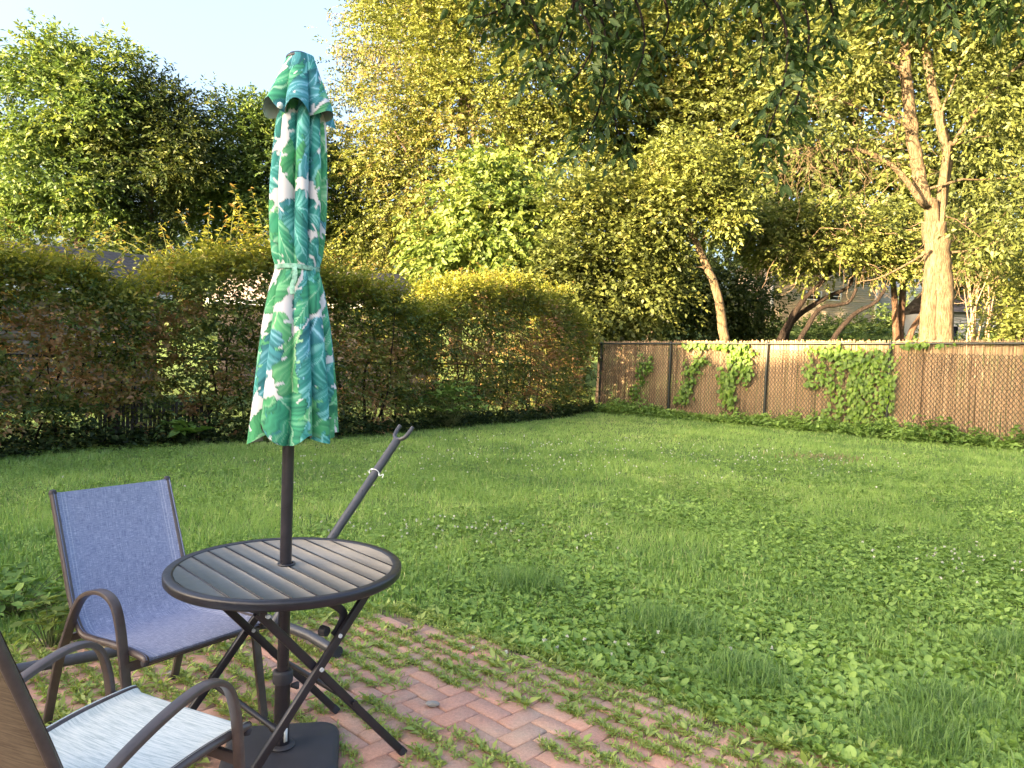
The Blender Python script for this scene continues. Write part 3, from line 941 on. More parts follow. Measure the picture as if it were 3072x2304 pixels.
def print_color(u, v):
    u = np.mod(u, PW)
    C = np.empty(u.shape+(3,))
    C[:] = (0.63, 0.60, 0.62)
    wob = vnoise(u, v, 0.018, 3)
    for (cx, cy, an, L, W, pal, ph) in leaves_print:
        dx = np.mod(u-cx+PW/2, PW)-PW/2
        dy = v-cy
        m0 = (np.abs(dx) < .36) & (np.abs(dy) < .36)
        if not m0.any():
            continue
        x, y = dx[m0], dy[m0]
        lx = x*math.cos(an)+y*math.sin(an)
        ly = -x*math.sin(an)+y*math.cos(an)
        ly = ly-0.9*(lx*lx)*math.copysign(1, math.sin(ph*7))
        t = lx/L+0.5
        tt = np.clip(t, 0, 1)
        hw = W*(np.sin(np.pi*tt**0.72))**0.62
        edge = hw*(0.95+0.045*np.sin(tt*48+ph))
        notch = (np.sin(tt*19+ph*3+np.sign(ly)*1.3) > 0.93) & (np.abs(ly) > hw*0.55)
        ins = (t > 0) & (t < 1) & (np.abs(ly) < edge) & ~notch
        if not ins.any():
            continue
        q = (lx-np.abs(ly)*0.95+np.abs(ly)**2*3.2)/0.0085+ph*5+wob[m0]*0.5
        ki = np.floor(q).astype(int)
        fq = q-ki
        fq = fq*fq*(3-2*fq)
        sd_i = np.where(ly > 0, 17, 0)
        h0, h1 = STR_H[(ki+sd_i+pal*31) % 512], STR_H[(ki+1+sd_i+pal*31) % 512]
        sv = h0*(1-fq)+h1*fq
        big = STR_H[(np.floor(q/4.5).astype(int)+sd_i+pal*57) % 512]
        sv = np.clip(0.62*sv+0.38*big, 0, 1)
        a, b, c = (np.array(w_) for w_ in PAL[pal])
        lo, hi = np.clip(sv/0.55, 0, 1)[:, None], np.clip((sv-0.60)/0.32, 0, 1)[:, None]
        colr = a*(1-lo)+b*lo
        colr = colr*(1-hi*0.8)+c*hi*0.8
        fade = np.clip(np.abs(ly)/np.maximum(edge, 1e-3), 0, 1)[:, None]
        colr = colr*(1.12-0.30*fade)
        mid = np.abs(ly) < 0.0028
        colr[mid] = c*0.85
        colr[np.abs(ly) > edge*0.955] *= 0.6
        idx = np.argwhere(m0)
        sel = idx[ins]
        C[tuple(sel.T)] = colr[ins]
    return C
def cloth(name, zt, zb_fun, Rz, foldfun, n_th, n_z, uofs, vofs, uscale, parent, ctr=(0.018, 0.0)):
    th = np.linspace(0, 2*np.pi, n_th+1)
    tz = np.linspace(0, 1, n_z)
    TH, TT = np.meshgrid(th, tz, indexing='ij')
    zb = zb_fun(TH)
    Z = zt+(zb-zt)*TT
    RR = Rz(Z)*foldfun(TH, Z, TT)
    V = np.stack([ctr[0]+RR*np.cos(TH), ctr[1]+RR*np.sin(TH), Z], -1)
    U = np.cumsum(np.r_[np.zeros((1, n_z)), np.linalg.norm(np.diff(V[:, :, :2], axis=0), axis=-1)], 0)
    U = (TH/(2*np.pi))*PW*uscale*0.55+U*0.45
    C = print_color(U+uofs, zt-Z+vofs)
    # stitched seams along the gores
    Vv = V.reshape(-1, 3)
    i = np.arange(n_th)[:, None]*n_z
    j = np.arange(n_z-1)[None]
    Q = np.stack([i+j, i+j+1, i+n_z+j+1, i+n_z+j], -1).reshape(-1, 4)
    C4 = np.concatenate([C, np.ones(C.shape[:2]+(1,))], -1).reshape(-1, 4)
    return link_mesh(name, Vv, [Q], M['canvas'], parent, True, colors=C4)
def interp(xs, ys):
    xs, ys = np.array(xs), np.array(ys)
    o = np.argsort(xs)
    return lambda z: np.interp(z, xs[o], ys[o])
R_can = interp([2.42, 2.37, 2.25, 2.135, 2.04, 1.94, 1.88, 1.85, 1.837, 1.82, 1.75, 1.635, 1.5, 1.38, 1.24, 1.17], [0.072, 0.088, 0.098, 0.103, 0.103, 0.098, 0.090, 0.081, 0.0775, 0.0805, 0.100, 0.120, 0.137, 0.150, 0.163, 0.167])
A_can = interp([2.42, 2.2, 2.0, 1.837, 1.7, 1.4, 1.2], [0.40, 0.50, 0.42, 0.12, 0.26, 0.34, 0.42])
def fold_can(th, z, t):
    ph = 4.5*th+0.55*np.sin(2*th+0.7)+0.35*np.sin(z*4.2+th)+0.8
    f = 1-np.abs(np.sin(ph))**0.55
    return (1+0.03*np.sin(3*th+z*5))*(1-A_can(z)*f)+0.035*np.sin(9*th+z*3)*np.clip((1.5-z)*2, 0, 1)
hem = lambda th: 1.222+0.012*np.sin(4.5*th+0.8+0.55*np.sin(2*th+0.7)+1.2)+0.022*np.sin(3*th+0.5)-0.028*np.exp(-((np.mod(th-4.71+np.pi, 2*np.pi)-np.pi)/0.33)**2)+0.038*np.exp(-((np.mod(th-4.12+np.pi, 2*np.pi)-np.pi)/0.20)**2)+0.03*np.exp(-((np.mod(th-5.35+np.pi, 2*np.pi)-np.pi)/0.22)**2)
canopy = cloth('canopy', 2.43, hem, R_can, fold_can, 250, 250, 0.1, 0.25, 1.0, umb)
R_vent = interp([2.60, 2.585, 2.55, 2.48, 2.42, 2.37], [0.0475, 0.052, 0.068, 0.098, 0.128, 0.142])
def fold_vent(th, z, t):
    ph = 2.5*th+0.6*np.sin(th+1.0)+2.15
    f = 1-np.abs(np.sin(ph))**0.6
    return 1-(0.08+0.46*np.clip((2.58-z)/0.18, 0, 1))*f
vhem = lambda th: 2.388+0.020*np.cos(5*th+1.2*np.sin(th+1.0)+0.6)+0.010*np.sin(7*th)-0.012*np.cos(th-0.6)
cloth('vent_flap', 2.600, vhem, R_vent, fold_vent, 200, 70, 0.55, 0.9, 1.0, umb, (0.012, 0.0))
a = np.linspace(0, 2*np.pi, 65)
pts = np.c_[0.018+0.0805*np.cos(a)*(1-0.03*np.abs(np.sin(4.5*a))), 0.0805*np.sin(a), 1.837+0.002*np.sin(3*a)]
mb = MB()
mb.add(*sweep(pts, rrect(0.0025, 0.017, 0.001), up=(0, 0, 1)))
strap_mat = plain('printed_green_strap', (0.22, 0.42, 0.33), 0.85, 0.75, 40)
st_ = mb.build('tie_strap', strap_mat, umb, True)
V, P = sweep(smooth_path([(0.030, -0.083, 1.835), (0.036, -0.094, 1.80), (0.030, -0.102, 1.765), (0.034, -0.108, 1.735)], 14), rrect(0.002, 0.018, 0.0008), up=(1, 0, 0))
link_mesh('strap_end', V, P, strap_mat, st_, True)
# pearl toggle at the vent
V, P = lathe([(0.001, 0.012), (0.008, 0.008), (0.011, 0.0), (0.008, -0.009), (0.001, -0.013)], 14, (-0.028, -0.102, 2.392))
link_mesh('toggle', V, P, M['white'], umb, True)
# folded ribs seen under the hem
for k in range(8):
    b = k*math.pi/4+0.3
    link_mesh('rib', *sweep([(0.032*math.cos(b), 0.032*math.sin(b), 2.36), (0.055*math.cos(b), 0.055*math.sin(b), 1.9), (0.062*math.cos(b), 0.062*math.sin(b), 1.27)], rrect(0.008, 0.014, 0.002)), M['pole_metal'], umb, True, sharp=35)

# ------------------------------------------------------------------ sling chairs
def chair(loc, ang, label, sling, arm, arm_x, rail, half, uvn, metal, arm_sec, cross_z):
    root = empty('chair', loc, ang-R(90), label, 'chair')
    add = lambda n_, V, P, m=metal, par=None, sharp=35: link_mesh(n_, V, P, m, par or root, True, sharp=sharp)
    ap = smooth_path([(y, z) for y, z in arm], 60)
    rp = smooth_path([(y, z) for y, z in rail], 60)
    for sx in (-1, 1):
        pts = np.c_[np.full(len(ap), sx*arm_x), ap]
        ar = add('arm', *sweep(pts, rrect(arm_sec[0], arm_sec[1], 0.005), up=(1, 0, 0)))
        for p0, p1 in ((ap[0], ap[2]), (ap[-1], ap[-3])):
            q0, q1 = np.array([sx*arm_x, *p0]), np.array([sx*arm_x, *p1])
            d = (q1-q0)/np.linalg.norm(q1-q0)
            add('glide', *sweep([q0-d*0.001, q0+d*0.016], rrect(arm_sec[0]+.003, arm_sec[1]+.003, 0.004), up=(1, 0, 0)), M['plastic'], ar)
        pts = np.c_[np.full(len(rp), sx*half), rp]
        rl = add('side_rail', *sweep(pts, circ(0.0135, 12), up=(1, 0, 0)))
        for q in (rp[0], rp[-1]):
            add('end_cap', *lathe([(0.001, 0.016), (0.012, 0.012), (0.0155, 0.0), (0.012, -0.012), (0.001, -0.016)], 14, (sx*half, q[0], q[1])), M['plastic'], rl)
        k = int(np.argmin(np.abs(rp[:, 0]+0.155)+np.abs(rp[:, 1]-0.45)))
        j = int(np.argmin(np.hypot(ap[:, 0]-rp[k, 0], ap[:, 1]-rp[k, 1])))
        add('bolt', *tube([(sx*half, rp[k, 0], rp[k, 1]), (sx*(arm_x+0.01), ap[j, 0], ap[j, 1])], 0.009, 10), M['bolt'] if sx > 9 else metal)
        jf = int(len(ap)*0.5)+int(np.argmin(np.abs(ap[len(ap)//2:, 1]-(rail[1][1]))))
        kf = int(np.argmin(np.abs(rp[:, 0]-ap[jf, 0])+10*(rp[:, 1] > 0.5)))
        add('bolt', *tube([(sx*half, rp[kf, 0], rp[kf, 1]), (sx*(arm_x+0.008), ap[jf, 0], ap[jf, 1])], 0.009, 10))
    jf = int(len(ap)*0.5)+int(np.argmin(np.abs(ap[len(ap)//2:, 1]-cross_z)))
    jr = int(np.argmin(np.abs(ap[:len(ap)//2, 1]-cross_z)))
    add('cross_bar', *sweep([(-arm_x, ap[jf, 0], cross_z), (arm_x, ap[jf, 0], cross_z)], rrect(0.016, 0.034, 0.004)))
    add('cross_bar', *sweep([(-arm_x, ap[jr, 0], cross_z), (arm_x, ap[jr, 0], cross_z)], rrect(0.016, 0.030, 0.004)))
    # sling wrapped over both rails
    nxs = 15
    xs = np.linspace(-1, 1, nxs)
    tang = np.gradient(rp, axis=0)
    tang /= np.linalg.norm(tang, axis=1)[:, None]
    nrm = np.c_[-tang[:, 1], tang[:, 0]]
    nrm = np.where((nrm[:, 1:] < 0) & (np.abs(nrm[:, 1:]) > .3) | ((np.abs(nrm[:, 1:]) <= .3) & (nrm[:, :1] < 0)), -nrm, nrm)
    al = np.r_[0, np.cumsum(np.linalg.norm(np.diff(rp, axis=0), axis=1))]
    V, UV = [], []
    m = len(rp)
    for a_ in range(nxs):
        edge = abs(xs[a_])
        lift = 0.0150*max(0.0, (edge-0.86)/0.14)**.5
        sag = -0.016*(1-edge**2)*np.sin(np.pi*np.clip(al/al[-1], 0, 1))**.7
        q = rp+nrm*(lift+sag)[:, None] if np.ndim(sag) else rp
        V.append(np.c_[np.full(m, xs[a_]*(half+0.004)), q])
        UV.append(np.c_[np.full(m, xs[a_]*.5+.5), al/al[-1]])
    V, UV = np.concatenate(V), np.concatenate(UV)
    i_ = np.arange(nxs-1)[:, None]*m
    j_ = np.arange(m-1)[None]
    Q = np.stack([i_+j_, i_+j_+1, i_+m+j_+1, i_+m+j_], -1).reshape(-1, 4)
    # make the faces look up and forward
    p0, p1, p3 = V[Q[:, 0]], V[Q[:, 1]], V[Q[:, 3]]
    nn = np.cross(p1-p0, p3-p0)
    if (nn[:, 2]+nn[:, 1]).mean() < 0:
        Q = Q[:, ::-1]
    slg = link_mesh('sling', V, [Q], sling, root, True, uv=UV)
    add('front_bar', *tube([(-half, rp[0, 0]-.012, rp[0, 1]-.008), (half, rp[0, 0]-.012, rp[0, 1]-.008)], 0.009, 10))
    add('top_bar', *tube([(-half, rp[-1, 0]-.016, rp[-1, 1]-.016), (half, rp[-1, 0]-.016, rp[-1, 1]-.016)], 0.009, 10))
    return root
rail = [(0.332, 0.421), (0.318, 0.434), (0.144, 0.431), (-0.020, 0.415), (-0.100, 0.414), (-0.152, 0.446), (-0.204, 0.531), (-0.263, 0.675), (-0.366, 0.927)]
arm = [(-0.329, 0.0), (-0.242, 0.263), (-0.174, 0.398), (-0.115, 0.504), (-0.052, 0.578), (0.035, 0.617), (0.115, 0.625), (0.178, 0.600), (0.216, 0.530), (0.240, 0.430), (0.268, 0.30), (0.328, 0.0)]
chair((-1.394, 2.986, 0.0), R(-34.5), 'blue woven sling chair with dark frame left of the round table', M['sling_blue'], arm, 0.272, rail, 0.243, 1, M['chair_metal'], (0.017, 0.036), 0.385)
rail2 = [(0.335, 0.416), (0.32, 0.430), (0.144, 0.427), (-0.03, 0.405), (-0.11, 0.402), (-0.165, 0.432), (-0.22, 0.52), (-0.28, 0.675), (-0.385, 0.94)]
arm2 = [(-0.36, 0.0), (-0.30, 0.22), (-0.255, 0.36), (-0.215, 0.455), (-0.15, 0.52), (-0.05, 0.572), (0.06, 0.612), (0.15, 0.628), (0.215, 0.607), (0.252, 0.54), (0.275, 0.40), (0.305, 0.0)]
chair((-1.105, 1.965, 0.0), R(65), 'white striped sling chair with brown frame in the left foreground corner', M['sling_white'], arm2, 0.268, rail2, 0.240, 1, M['chair_metal'], (0.018, 0.034), 0.36)

# ------------------------------------------------------------------ hammock stand
hs = empty('hammock_stand', (-1.2, 3.97, 0), 0, 'charcoal tubular hammock stand whose forked arm rises behind the table', 'hammock stand')
hp = lambda n_, V, P, m=M['stand_metal'], sh=40: attach(link_mesh(n_, V, P, m, None, True, sharp=sh), hs)
c0, c1 = np.array([-1.2, 3.97]), np.array([-2.98, 2.66])
dsp = (c0-c1)/np.linalg.norm(c0-c1)
hp('spine', *tube([(*c1, 0.075), (*c0, 0.075)], 0.026, 14))
for cc, d3, nm in ((c0, np.array([0.53, 0.55, 0.92]), 1), (c1, np.array([-0.53, -0.50, 0.95]), 0)):
    px_ = np.array([0.80, -0.60])
    ft = hp('foot_bar', *tube([(*(cc-px_*0.44), 0.036), (*(cc-px_*0.25), 0.06), (*(cc+px_*0.25), 0.06), (*(cc+px_*0.44), 0.036)], 0.026, 14))
    for s in (-1, 1):
        V, P = tube([(*(cc+px_*s*0.435), 0.036), (*(cc+px_*s*0.475), 0.033)], 0.0305, 14)
        e_ = link_mesh('end_cap', V, P, M['plastic'], None, True, sharp=40)
        e_.parent = ft
    d3 = d3/np.linalg.norm(d3)
    b0 = np.array([*cc, 0.11])
    Lm = 1.17
    b1 = b0+d3*Lm
    hp('socket', *tube([b0-d3*0.05, b0+d3*0.22], 0.031, 14))
    am = hp('arm', *tube([b0, b1], [0.0255, 0.0255], 16))
    sdv = np.cross(d3, (0, 0, 1))
    sdv /= np.linalg.norm(sdv)
    upv = np.cross(sdv, d3)
    fk = smooth_path([b1+sdv*-0.062+d3*0.105, b1+sdv*-0.06+d3*0.06, b1+sdv*-0.045+d3*0.022, b1+d3*0.006, b1+sdv*0.045+d3*0.022, b1+sdv*0.06+d3*0.06, b1+sdv*0.062+d3*0.105], 36)
    V, P = tube(fk, 0.0125, 12)
    f_ = link_mesh('fork', V, P, M['stand_metal'], None, True, sharp=40)
    f_.parent = am
    for q in np.linspace(0.30, 0.93, 6):
        p = b0+d3*Lm*q
        nv = unit(np.array([-p[0], -p[1], CAM_H-p[2]])*0.5+np.array([-0.4, 0, 0.3]))
        nv = unit(nv-d3*(nv@d3))
        V, P = tube([p+nv*0.0225, p+nv*0.0262], 0.0038, 8)
        h_ = link_mesh('pin_hole', V, P, M['plastic'])
        h_.parent = am
    if nm:
        kn = b0+d3*Lm*0.80
ts = empty('tie_string', kn, 0, 'white string knotted around the forked hammock stand arm', 'string')
d3 = unit(np.array([0.53, 0.55, 0.92]))
s1 = unit(np.cross(d3, (0, 0, 1)))
s2 = np.cross(s1, d3)
a = np.linspace(0, 2*np.pi, 24)
loop = [kn+(s1*math.cos(q)+s2*math.sin(q))*0.0285+d3*0.004*math.sin(2*q) for q in a]
attach(link_mesh('loop', *tube(loop, 0.0026, 6), M['white'], None, True), ts)
curl = [kn-s1*0.028+s1*-0.018*(1-math.cos(q))+d3*0.016*math.sin(q) for q in a]
attach(link_mesh('bow', *tube(curl, 0.0030, 6), M['white'], None, True), ts)
tail = smooth_path([kn+s1*0.028, kn+s1*0.05-d3*0.02, kn+s1*0.075-d3*0.004, kn+s1*0.088-d3*0.028], 14)
attach(link_mesh('tail', *tube(tail, 0.0030, 6), M['white'], None, True), ts)

# pale stone chip and pebble lying on the bricks
def pebble(c, r, label, sq=(1, .7, .5)):
    v = rng.normal(size=(40, 3))
    v = unit(v)*r*np.array(sq)
    import bmesh
    bm = bmesh.new()
    for p in v:
        bm.verts.new(p)
    bmesh.ops.convex_hull(bm, input=bm.verts)
    me = bpy.data.meshes.new('pebble')
    bm.to_mesh(me)
    bm.free()
    me.materials.append(M['stone'])
    o = bpy.data.objects.new('pebble', me)
    col.objects.link(o)
    o.location = c
    return tag(o, label, 'pebble')
pebble((-0.30, 3.22, 0.012), 0.026, 'grey pebble among the brick weeds right of the table', (1.3, .7, .5))
pebble((-1.53, 3.40, 0.016), 0.024, 'pale stone chip against the back foot of the blue chair', (.8, .9, .9))

# ================================================================== TREES
def grow(trunks, targets, r_tip=0.010, k_len=0.016):
    """limbs from the nearest lower point of the skeleton to every target; returns MB of limb tubes"""
    nodes, rad = [], []
    for pts, rr in trunks:
        nodes += [np.array(p) for p in pts]
        rad += list(rr)
    base = np.array(trunks[0][0][0])
    mb = MB()
    targets = sorted(targets, key=lambda p: np.linalg.norm(p-base))
    NA = np.array(nodes)
    RA = np.array(rad)
    for t in targets:
        d = NA-t
        dist = np.linalg.norm(d, axis=1)
        cost = dist+np.where(d[:, 2] > -0.15*dist, 1.2, 0)+np.where(NA[:, 2] < base[2]+0.25*(t[2]-base[2]), 1.5, 0)
        k = int(np.argmin(cost))
        a, L = NA[k], dist[k]
        if L < 0.05:
            continue
        r0 = min(RA[k]*0.62, r_tip+k_len*L)
        m1 = a+(t-a)*.35+rng.normal(size=3)*L*.07+np.array([0, 0, L*.06])
        m2 = a+(t-a)*.7+rng.normal(size=3)*L*.07+np.array([0, 0, L*.05])
        pts = np.array([a, m1, m2, t])
        rr = np.array([r0, r0*.78, r0*.55, max(r_tip*.5, r0*.3)])
        mb.add(*tube(pts, rr, 4 if r0 < .03 else 6, cap=False))
        NA = np.vstack([NA, m1, m2, t])
        RA = np.r_[RA, rr[1:]]
    return mb

def blob_points(blobs, n, inner=0.35):
    w = np.array([(b[3]*b[4]*b[5])**(2/3) for b in blobs])
    cnt = np.maximum(1, np.round(n*w/w.sum()).astype(int))
    out_ = []
    for b, c in zip(blobs, cnt):
        d = unit(rng.normal(size=(c, 3)))
        r = (inner**3+(1-inner**3)*rng.random(c))**(1/3)
        out_.append(np.array(b[:3])+d*r[:, None]*np.array(b[3:6]))
    return np.concatenate(out_)

def trunk_path(path, r0, r1):
    p = [tuple(q) for q in path]
    g = float(ground_z(np.array(p[0][0]), np.array(p[0][1])))-0.12
    if p[0][2] > g+0.3:
        dx = (p[0][0]-p[1][0])*0.25
        p = [(p[0][0]+dx, p[0][1], g)]+p
    s = smooth_path(p, 4*len(p))
    l = np.r_[0, np.cumsum(np.linalg.norm(np.diff(s, axis=0), axis=1))]
    l = l/l[-1]
    rr = r0+(r1-r0)*l
    rr = rr*(1+0.22*np.exp(-l*14))
    wob = rng.normal(size=(len(s), 3))*r0*.06
    wob[0] = 0
    return s+wob, rr

def tree(label, cat, name, trunks, blobs, mat, bark, nleaf, L, W, cl=90, per=6, cr=0.45, sl=0.35, droop=0.25, rounded=False, spread=0.8, group=None, inner=0.35, var0=0.5, upb=0.6, shade=None, limbs=True, cvar=0.23):
    tr = [trunk_path(*t) for t in trunks]
    b0 = tr[0][0][0]
    root = empty(name, tuple(b0), 0, label, cat, group)
    mb = MB()
    for pts, rr in tr:
        mb.add(*tube(pts, rr, 14 if rr[0] > .12 else 8))
    attach(mb.build('trunk', M[bark], None, True), root)
    T = blob_points(blobs, cl, inner)
    if limbs:
        mb = grow(tr, list(T))
        if mb.n:
            tag(attach(mb.build('branches', M[bark], None, True), root), kind='stuff')
    nsp = max(1, nleaf//per)
    ids = rng.integers(0, len(T), nsp)
    cvv = rng.normal(size=len(T))*cvar
    off = rng.normal(size=(nsp, 3))*cr*np.array([1, 1, .62])
    O = T[ids]+off
    ctr = np.array([b[:3] for b in blobs]).mean(0)
    D = unit(off+1e-3)*.9+unit(T[ids]-ctr)*.5+rng.normal(size=(nsp, 3))*.45
    P, D, N, LL, WW, v = sprigs(O, D, per, sl, L, W, var0+cvv[ids], spread=spread, droop=droop, upb=upb)
    crown = leaf_object('crown', M[mat], P, D, N, LL, WW, v, None, rounded)
    attach(crown, root)
    return root

B_left_maple = [(-19.92, 30.0, 10.49, 2.04, 1.81, 1.58), (-18.09, 30.0, 11.1, 1.58, 1.67, 1.76), (-18.97, 30.0, 8.16, 2.41, 2.13, 1.86), (-16.7, 30.0, 10.24, 1.3, 1.58, 1.86), (-16.09, 30.0, 12.25, 0.52, 0.61, 0.71), (-18.2, 30.0, 12.62, 0.71, 0.63, 0.56), (-20.25, 30.0, 6.84, 1.49, 1.39, 1.3), (-16.94, 30.0, 7.32, 1.67, 1.58, 1.49), (-18.11, 30.0, 13.08, 0.22, 0.35, 0.48), (-18.33, 30.0, 12.98, 0.22, 0.33, 0.45), (-16.1, 30.0, 12.82, 0.22, 0.39, 0.56), (-19.93, 30.0, 12.11, 0.37, 0.42, 0.46), (-19.29, 30.0, 12.32, 0.26, 0.33, 0.41), (-16.01, 30.0, 12.97, 0.19, 0.28, 0.37)]
B_left_dark = [(-15.66, 31.0, 11.33, 0.86, 1.01, 1.15), (-14.41, 31.0, 10.26, 1.06, 1.15, 1.25), (-15.04, 31.0, 8.36, 1.92, 1.87, 1.82), (-13.73, 31.0, 9.16, 0.96, 1.15, 1.34), (-15.58, 31.0, 6.64, 1.73, 1.34, 0.96), (-16.76, 31.0, 9.05, 1.15, 1.34, 1.53), (-15.97, 31.0, 12.63, 0.23, 0.35, 0.46), (-15.83, 31.0, 12.35, 0.27, 0.36, 0.46), (-14.91, 31.0, 11.73, 0.23, 0.36, 0.5), (-14.31, 31.0, 11.98, 0.27, 0.38, 0.5), (-14.15, 31.0, 11.67, 0.27, 0.35, 0.42), (-13.39, 31.0, 11.27, 0.23, 0.31, 0.38)]
B_left_round = [(-12.01, 33.0, 10.74, 1.43, 1.35, 1.27), (-13.18, 33.0, 8.9, 1.43, 1.58, 1.74), (-11.35, 33.0, 8.56, 1.43, 1.74, 2.04), (-13.55, 33.0, 7.08, 1.84, 1.48, 1.12), (-10.79, 33.0, 10.58, 0.82, 1.02, 1.23), (-9.72, 33.0, 8.22, 1.23, 1.53, 1.84)]
B_gold = [(-2.84, 34.0, 18.28, 4.84, 3.68, 2.52), (-5.03, 34.0, 15.77, 2.52, 2.42, 2.31), (-1.49, 34.0, 15.08, 3.79, 3.26, 2.74), (-5.76, 34.0, 12.48, 2.31, 2.1, 1.89), (-2.41, 34.0, 11.78, 3.79, 3.05, 2.31), (-6.31, 34.0, 10.0, 1.89, 1.79, 1.68), (-3.99, 34.0, 9.25, 2.74, 2.31, 1.89), (-6.87, 34.0, 7.7, 1.68, 1.68, 1.68), (-5.37, 34.0, 6.51, 2.52, 2.0, 1.47), (0.68, 34.0, 12.51, 2.52, 2.63, 2.74), (1.0, 34.0, 9.43, 2.52, 2.21, 1.89), (2.23, 34.0, 15.42, 2.31, 2.42, 2.52), (-7.02, 34.0, 5.62, 1.26, 1.16, 1.05), (-2.04, 34.0, 7.05, 2.31, 1.79, 1.26)]
B_lime = [(-1.1, 27.0, 7.74, 1.0, 0.96, 0.92), (-1.97, 27.0, 6.4, 1.34, 1.13, 0.92), (-2.84, 27.0, 4.96, 0.75, 0.79, 0.84), (-0.01, 27.0, 7.29, 1.17, 1.17, 1.17), (-0.94, 27.0, 5.28, 1.84, 1.38, 0.92), (0.7, 27.0, 6.0, 1.17, 1.09, 1.0), (-2.23, 27.0, 4.24, 1.17, 0.92, 0.67), (1.09, 27.0, 4.53, 1.0, 0.88, 0.75), (-0.56, 27.0, 3.97, 1.5, 1.0, 0.5)]
B_corner = [(2.76, 24.2, 4.28, 1.5, 1.16, 0.82), (3.46, 24.2, 5.34, 1.35, 1.09, 0.82), (2.06, 24.2, 3.07, 1.12, 0.94, 0.75), (4.06, 24.2, 3.59, 1.05, 0.94, 0.82), (1.48, 24.2, 4.53, 0.82, 0.86, 0.9), (2.53, 24.2, 6.34, 1.35, 1.12, 0.9), (4.16, 24.2, 6.4, 0.9, 0.9, 0.9), (2.97, 24.2, 2.65, 1.05, 0.79, 0.52), (1.16, 24.2, 3.33, 0.9, 0.82, 0.75)]
B_fill_a = [(7.13, 38.0, 16.76, 3.06, 3.29, 3.53), (4.95, 38.0, 13.48, 2.59, 2.7, 2.82), (8.01, 38.0, 12.68, 2.59, 2.59, 2.59), (5.64, 38.0, 19.21, 3.53, 2.82, 2.12), (5.55, 38.0, 10.29, 2.12, 2.0, 1.88)]
B_fill_b = [(11.33, 36.0, 16.55, 3.12, 3.23, 3.34), (14.32, 36.0, 13.85, 2.67, 2.9, 3.12), (10.42, 36.0, 12.63, 2.45, 2.67, 2.9), (12.29, 36.0, 19.16, 3.56, 2.78, 2.0), (12.53, 36.0, 10.09, 2.45, 2.12, 1.78), (15.83, 36.0, 10.2, 2.23, 2.12, 2.0), (15.92, 36.0, 16.71, 2.23, 2.45, 2.67), (9.68, 36.0, 9.55, 2.0, 1.78, 1.56)]
B_fill_c = [(19.81, 34.0, 15.63, 3.16, 3.26, 3.37), (21.35, 34.0, 10.77, 2.31, 2.74, 3.16), (17.99, 34.0, 18.41, 3.37, 2.63, 1.89), (18.22, 34.0, 10.87, 2.1, 2.21, 2.31), (22.05, 34.0, 16.12, 2.1, 2.63, 3.16), (20.97, 34.0, 6.62, 2.31, 2.0, 1.68), (17.33, 34.0, 8.15, 1.47, 1.58, 1.68)]
B_lean = [(5.08, 23.5, 7.08, 1.38, 1.05, 0.73), (4.4, 23.5, 6.13, 0.87, 0.84, 0.8), (6.15, 23.5, 5.91, 1.02, 0.84, 0.65), (5.11, 23.5, 8.01, 1.16, 0.95, 0.73), (6.31, 23.5, 7.06, 0.87, 0.8, 0.73), (4.67, 23.5, 4.99, 0.73, 0.65, 0.58)]
B_tangle = [(9.24, 26.0, 5.42, 1.37, 0.94, 0.51), (10.76, 26.0, 5.48, 1.61, 1.09, 0.58), (12.38, 26.0, 5.14, 0.97, 0.74, 0.51), (8.48, 26.0, 6.27, 1.29, 1.05, 0.8), (11.36, 26.0, 6.21, 1.53, 1.1, 0.68), (13.47, 26.0, 5.66, 0.8, 0.8, 0.8), (9.9, 26.0, 6.64, 1.13, 0.88, 0.64), (10.32, 26.0, 4.59, 0.48, 0.34, 0.19)]
B_big = [(10.89, 18.0, 9.56, 1.0, 0.89, 0.78), (11.36, 18.0, 7.31, 0.78, 0.84, 0.89), (10.07, 18.0, 10.5, 1.45, 1.11, 0.78), (8.36, 18.0, 9.79, 1.23, 1.0, 0.78), (11.68, 18.0, 5.68, 0.56, 0.58, 0.61), (7.65, 18.0, 8.69, 0.78, 0.72, 0.67), (9.47, 18.0, 9.62, 0.78, 0.72, 0.67), (10.74, 18.0, 8.37, 0.67, 0.67, 0.67), (7.29, 18.0, 7.38, 0.89, 0.72, 0.56), (11.3, 18.0, 4.68, 0.67, 0.53, 0.39)]
B_edge = [(12.9, 19.5, 2.94, 0.54, 0.54, 0.54), (13.19, 19.5, 4.02, 0.72, 0.84, 0.97), (13.57, 19.5, 2.84, 0.72, 0.72, 0.72)]
B_twiggy = [(13.59, 22.0, 4.43, 0.95, 0.78, 0.61), (13.12, 22.0, 5.49, 0.75, 0.71, 0.68), (14.08, 22.0, 5.39, 0.82, 0.75, 0.68)]
B_under = [(6.07, 31.0, 3.81, 1.15, 1.15, 1.15), (7.62, 31.0, 3.48, 1.15, 1.06, 0.96), (9.12, 31.0, 4.11, 1.34, 1.34, 1.34), (10.12, 31.0, 3.19, 0.96, 0.77, 0.58), (6.96, 31.0, 5.36, 1.53, 1.34, 1.15)]
B_mid_left = [(-8.91, 37.0, 11.12, 1.14, 1.37, 1.6), (-9.06, 37.0, 7.96, 1.37, 1.6, 1.83), (-9.46, 37.0, 5.92, 1.37, 1.26, 1.14)]
B_houseshrub = [(15.05, 40.0, 3.2, 1.49, 0.87, 0.25), (17.52, 40.0, 3.33, 1.98, 1.14, 0.3), (20.2, 40.0, 3.92, 1.49, 1.11, 0.74), (21.66, 40.0, 4.22, 0.99, 0.87, 0.74)]
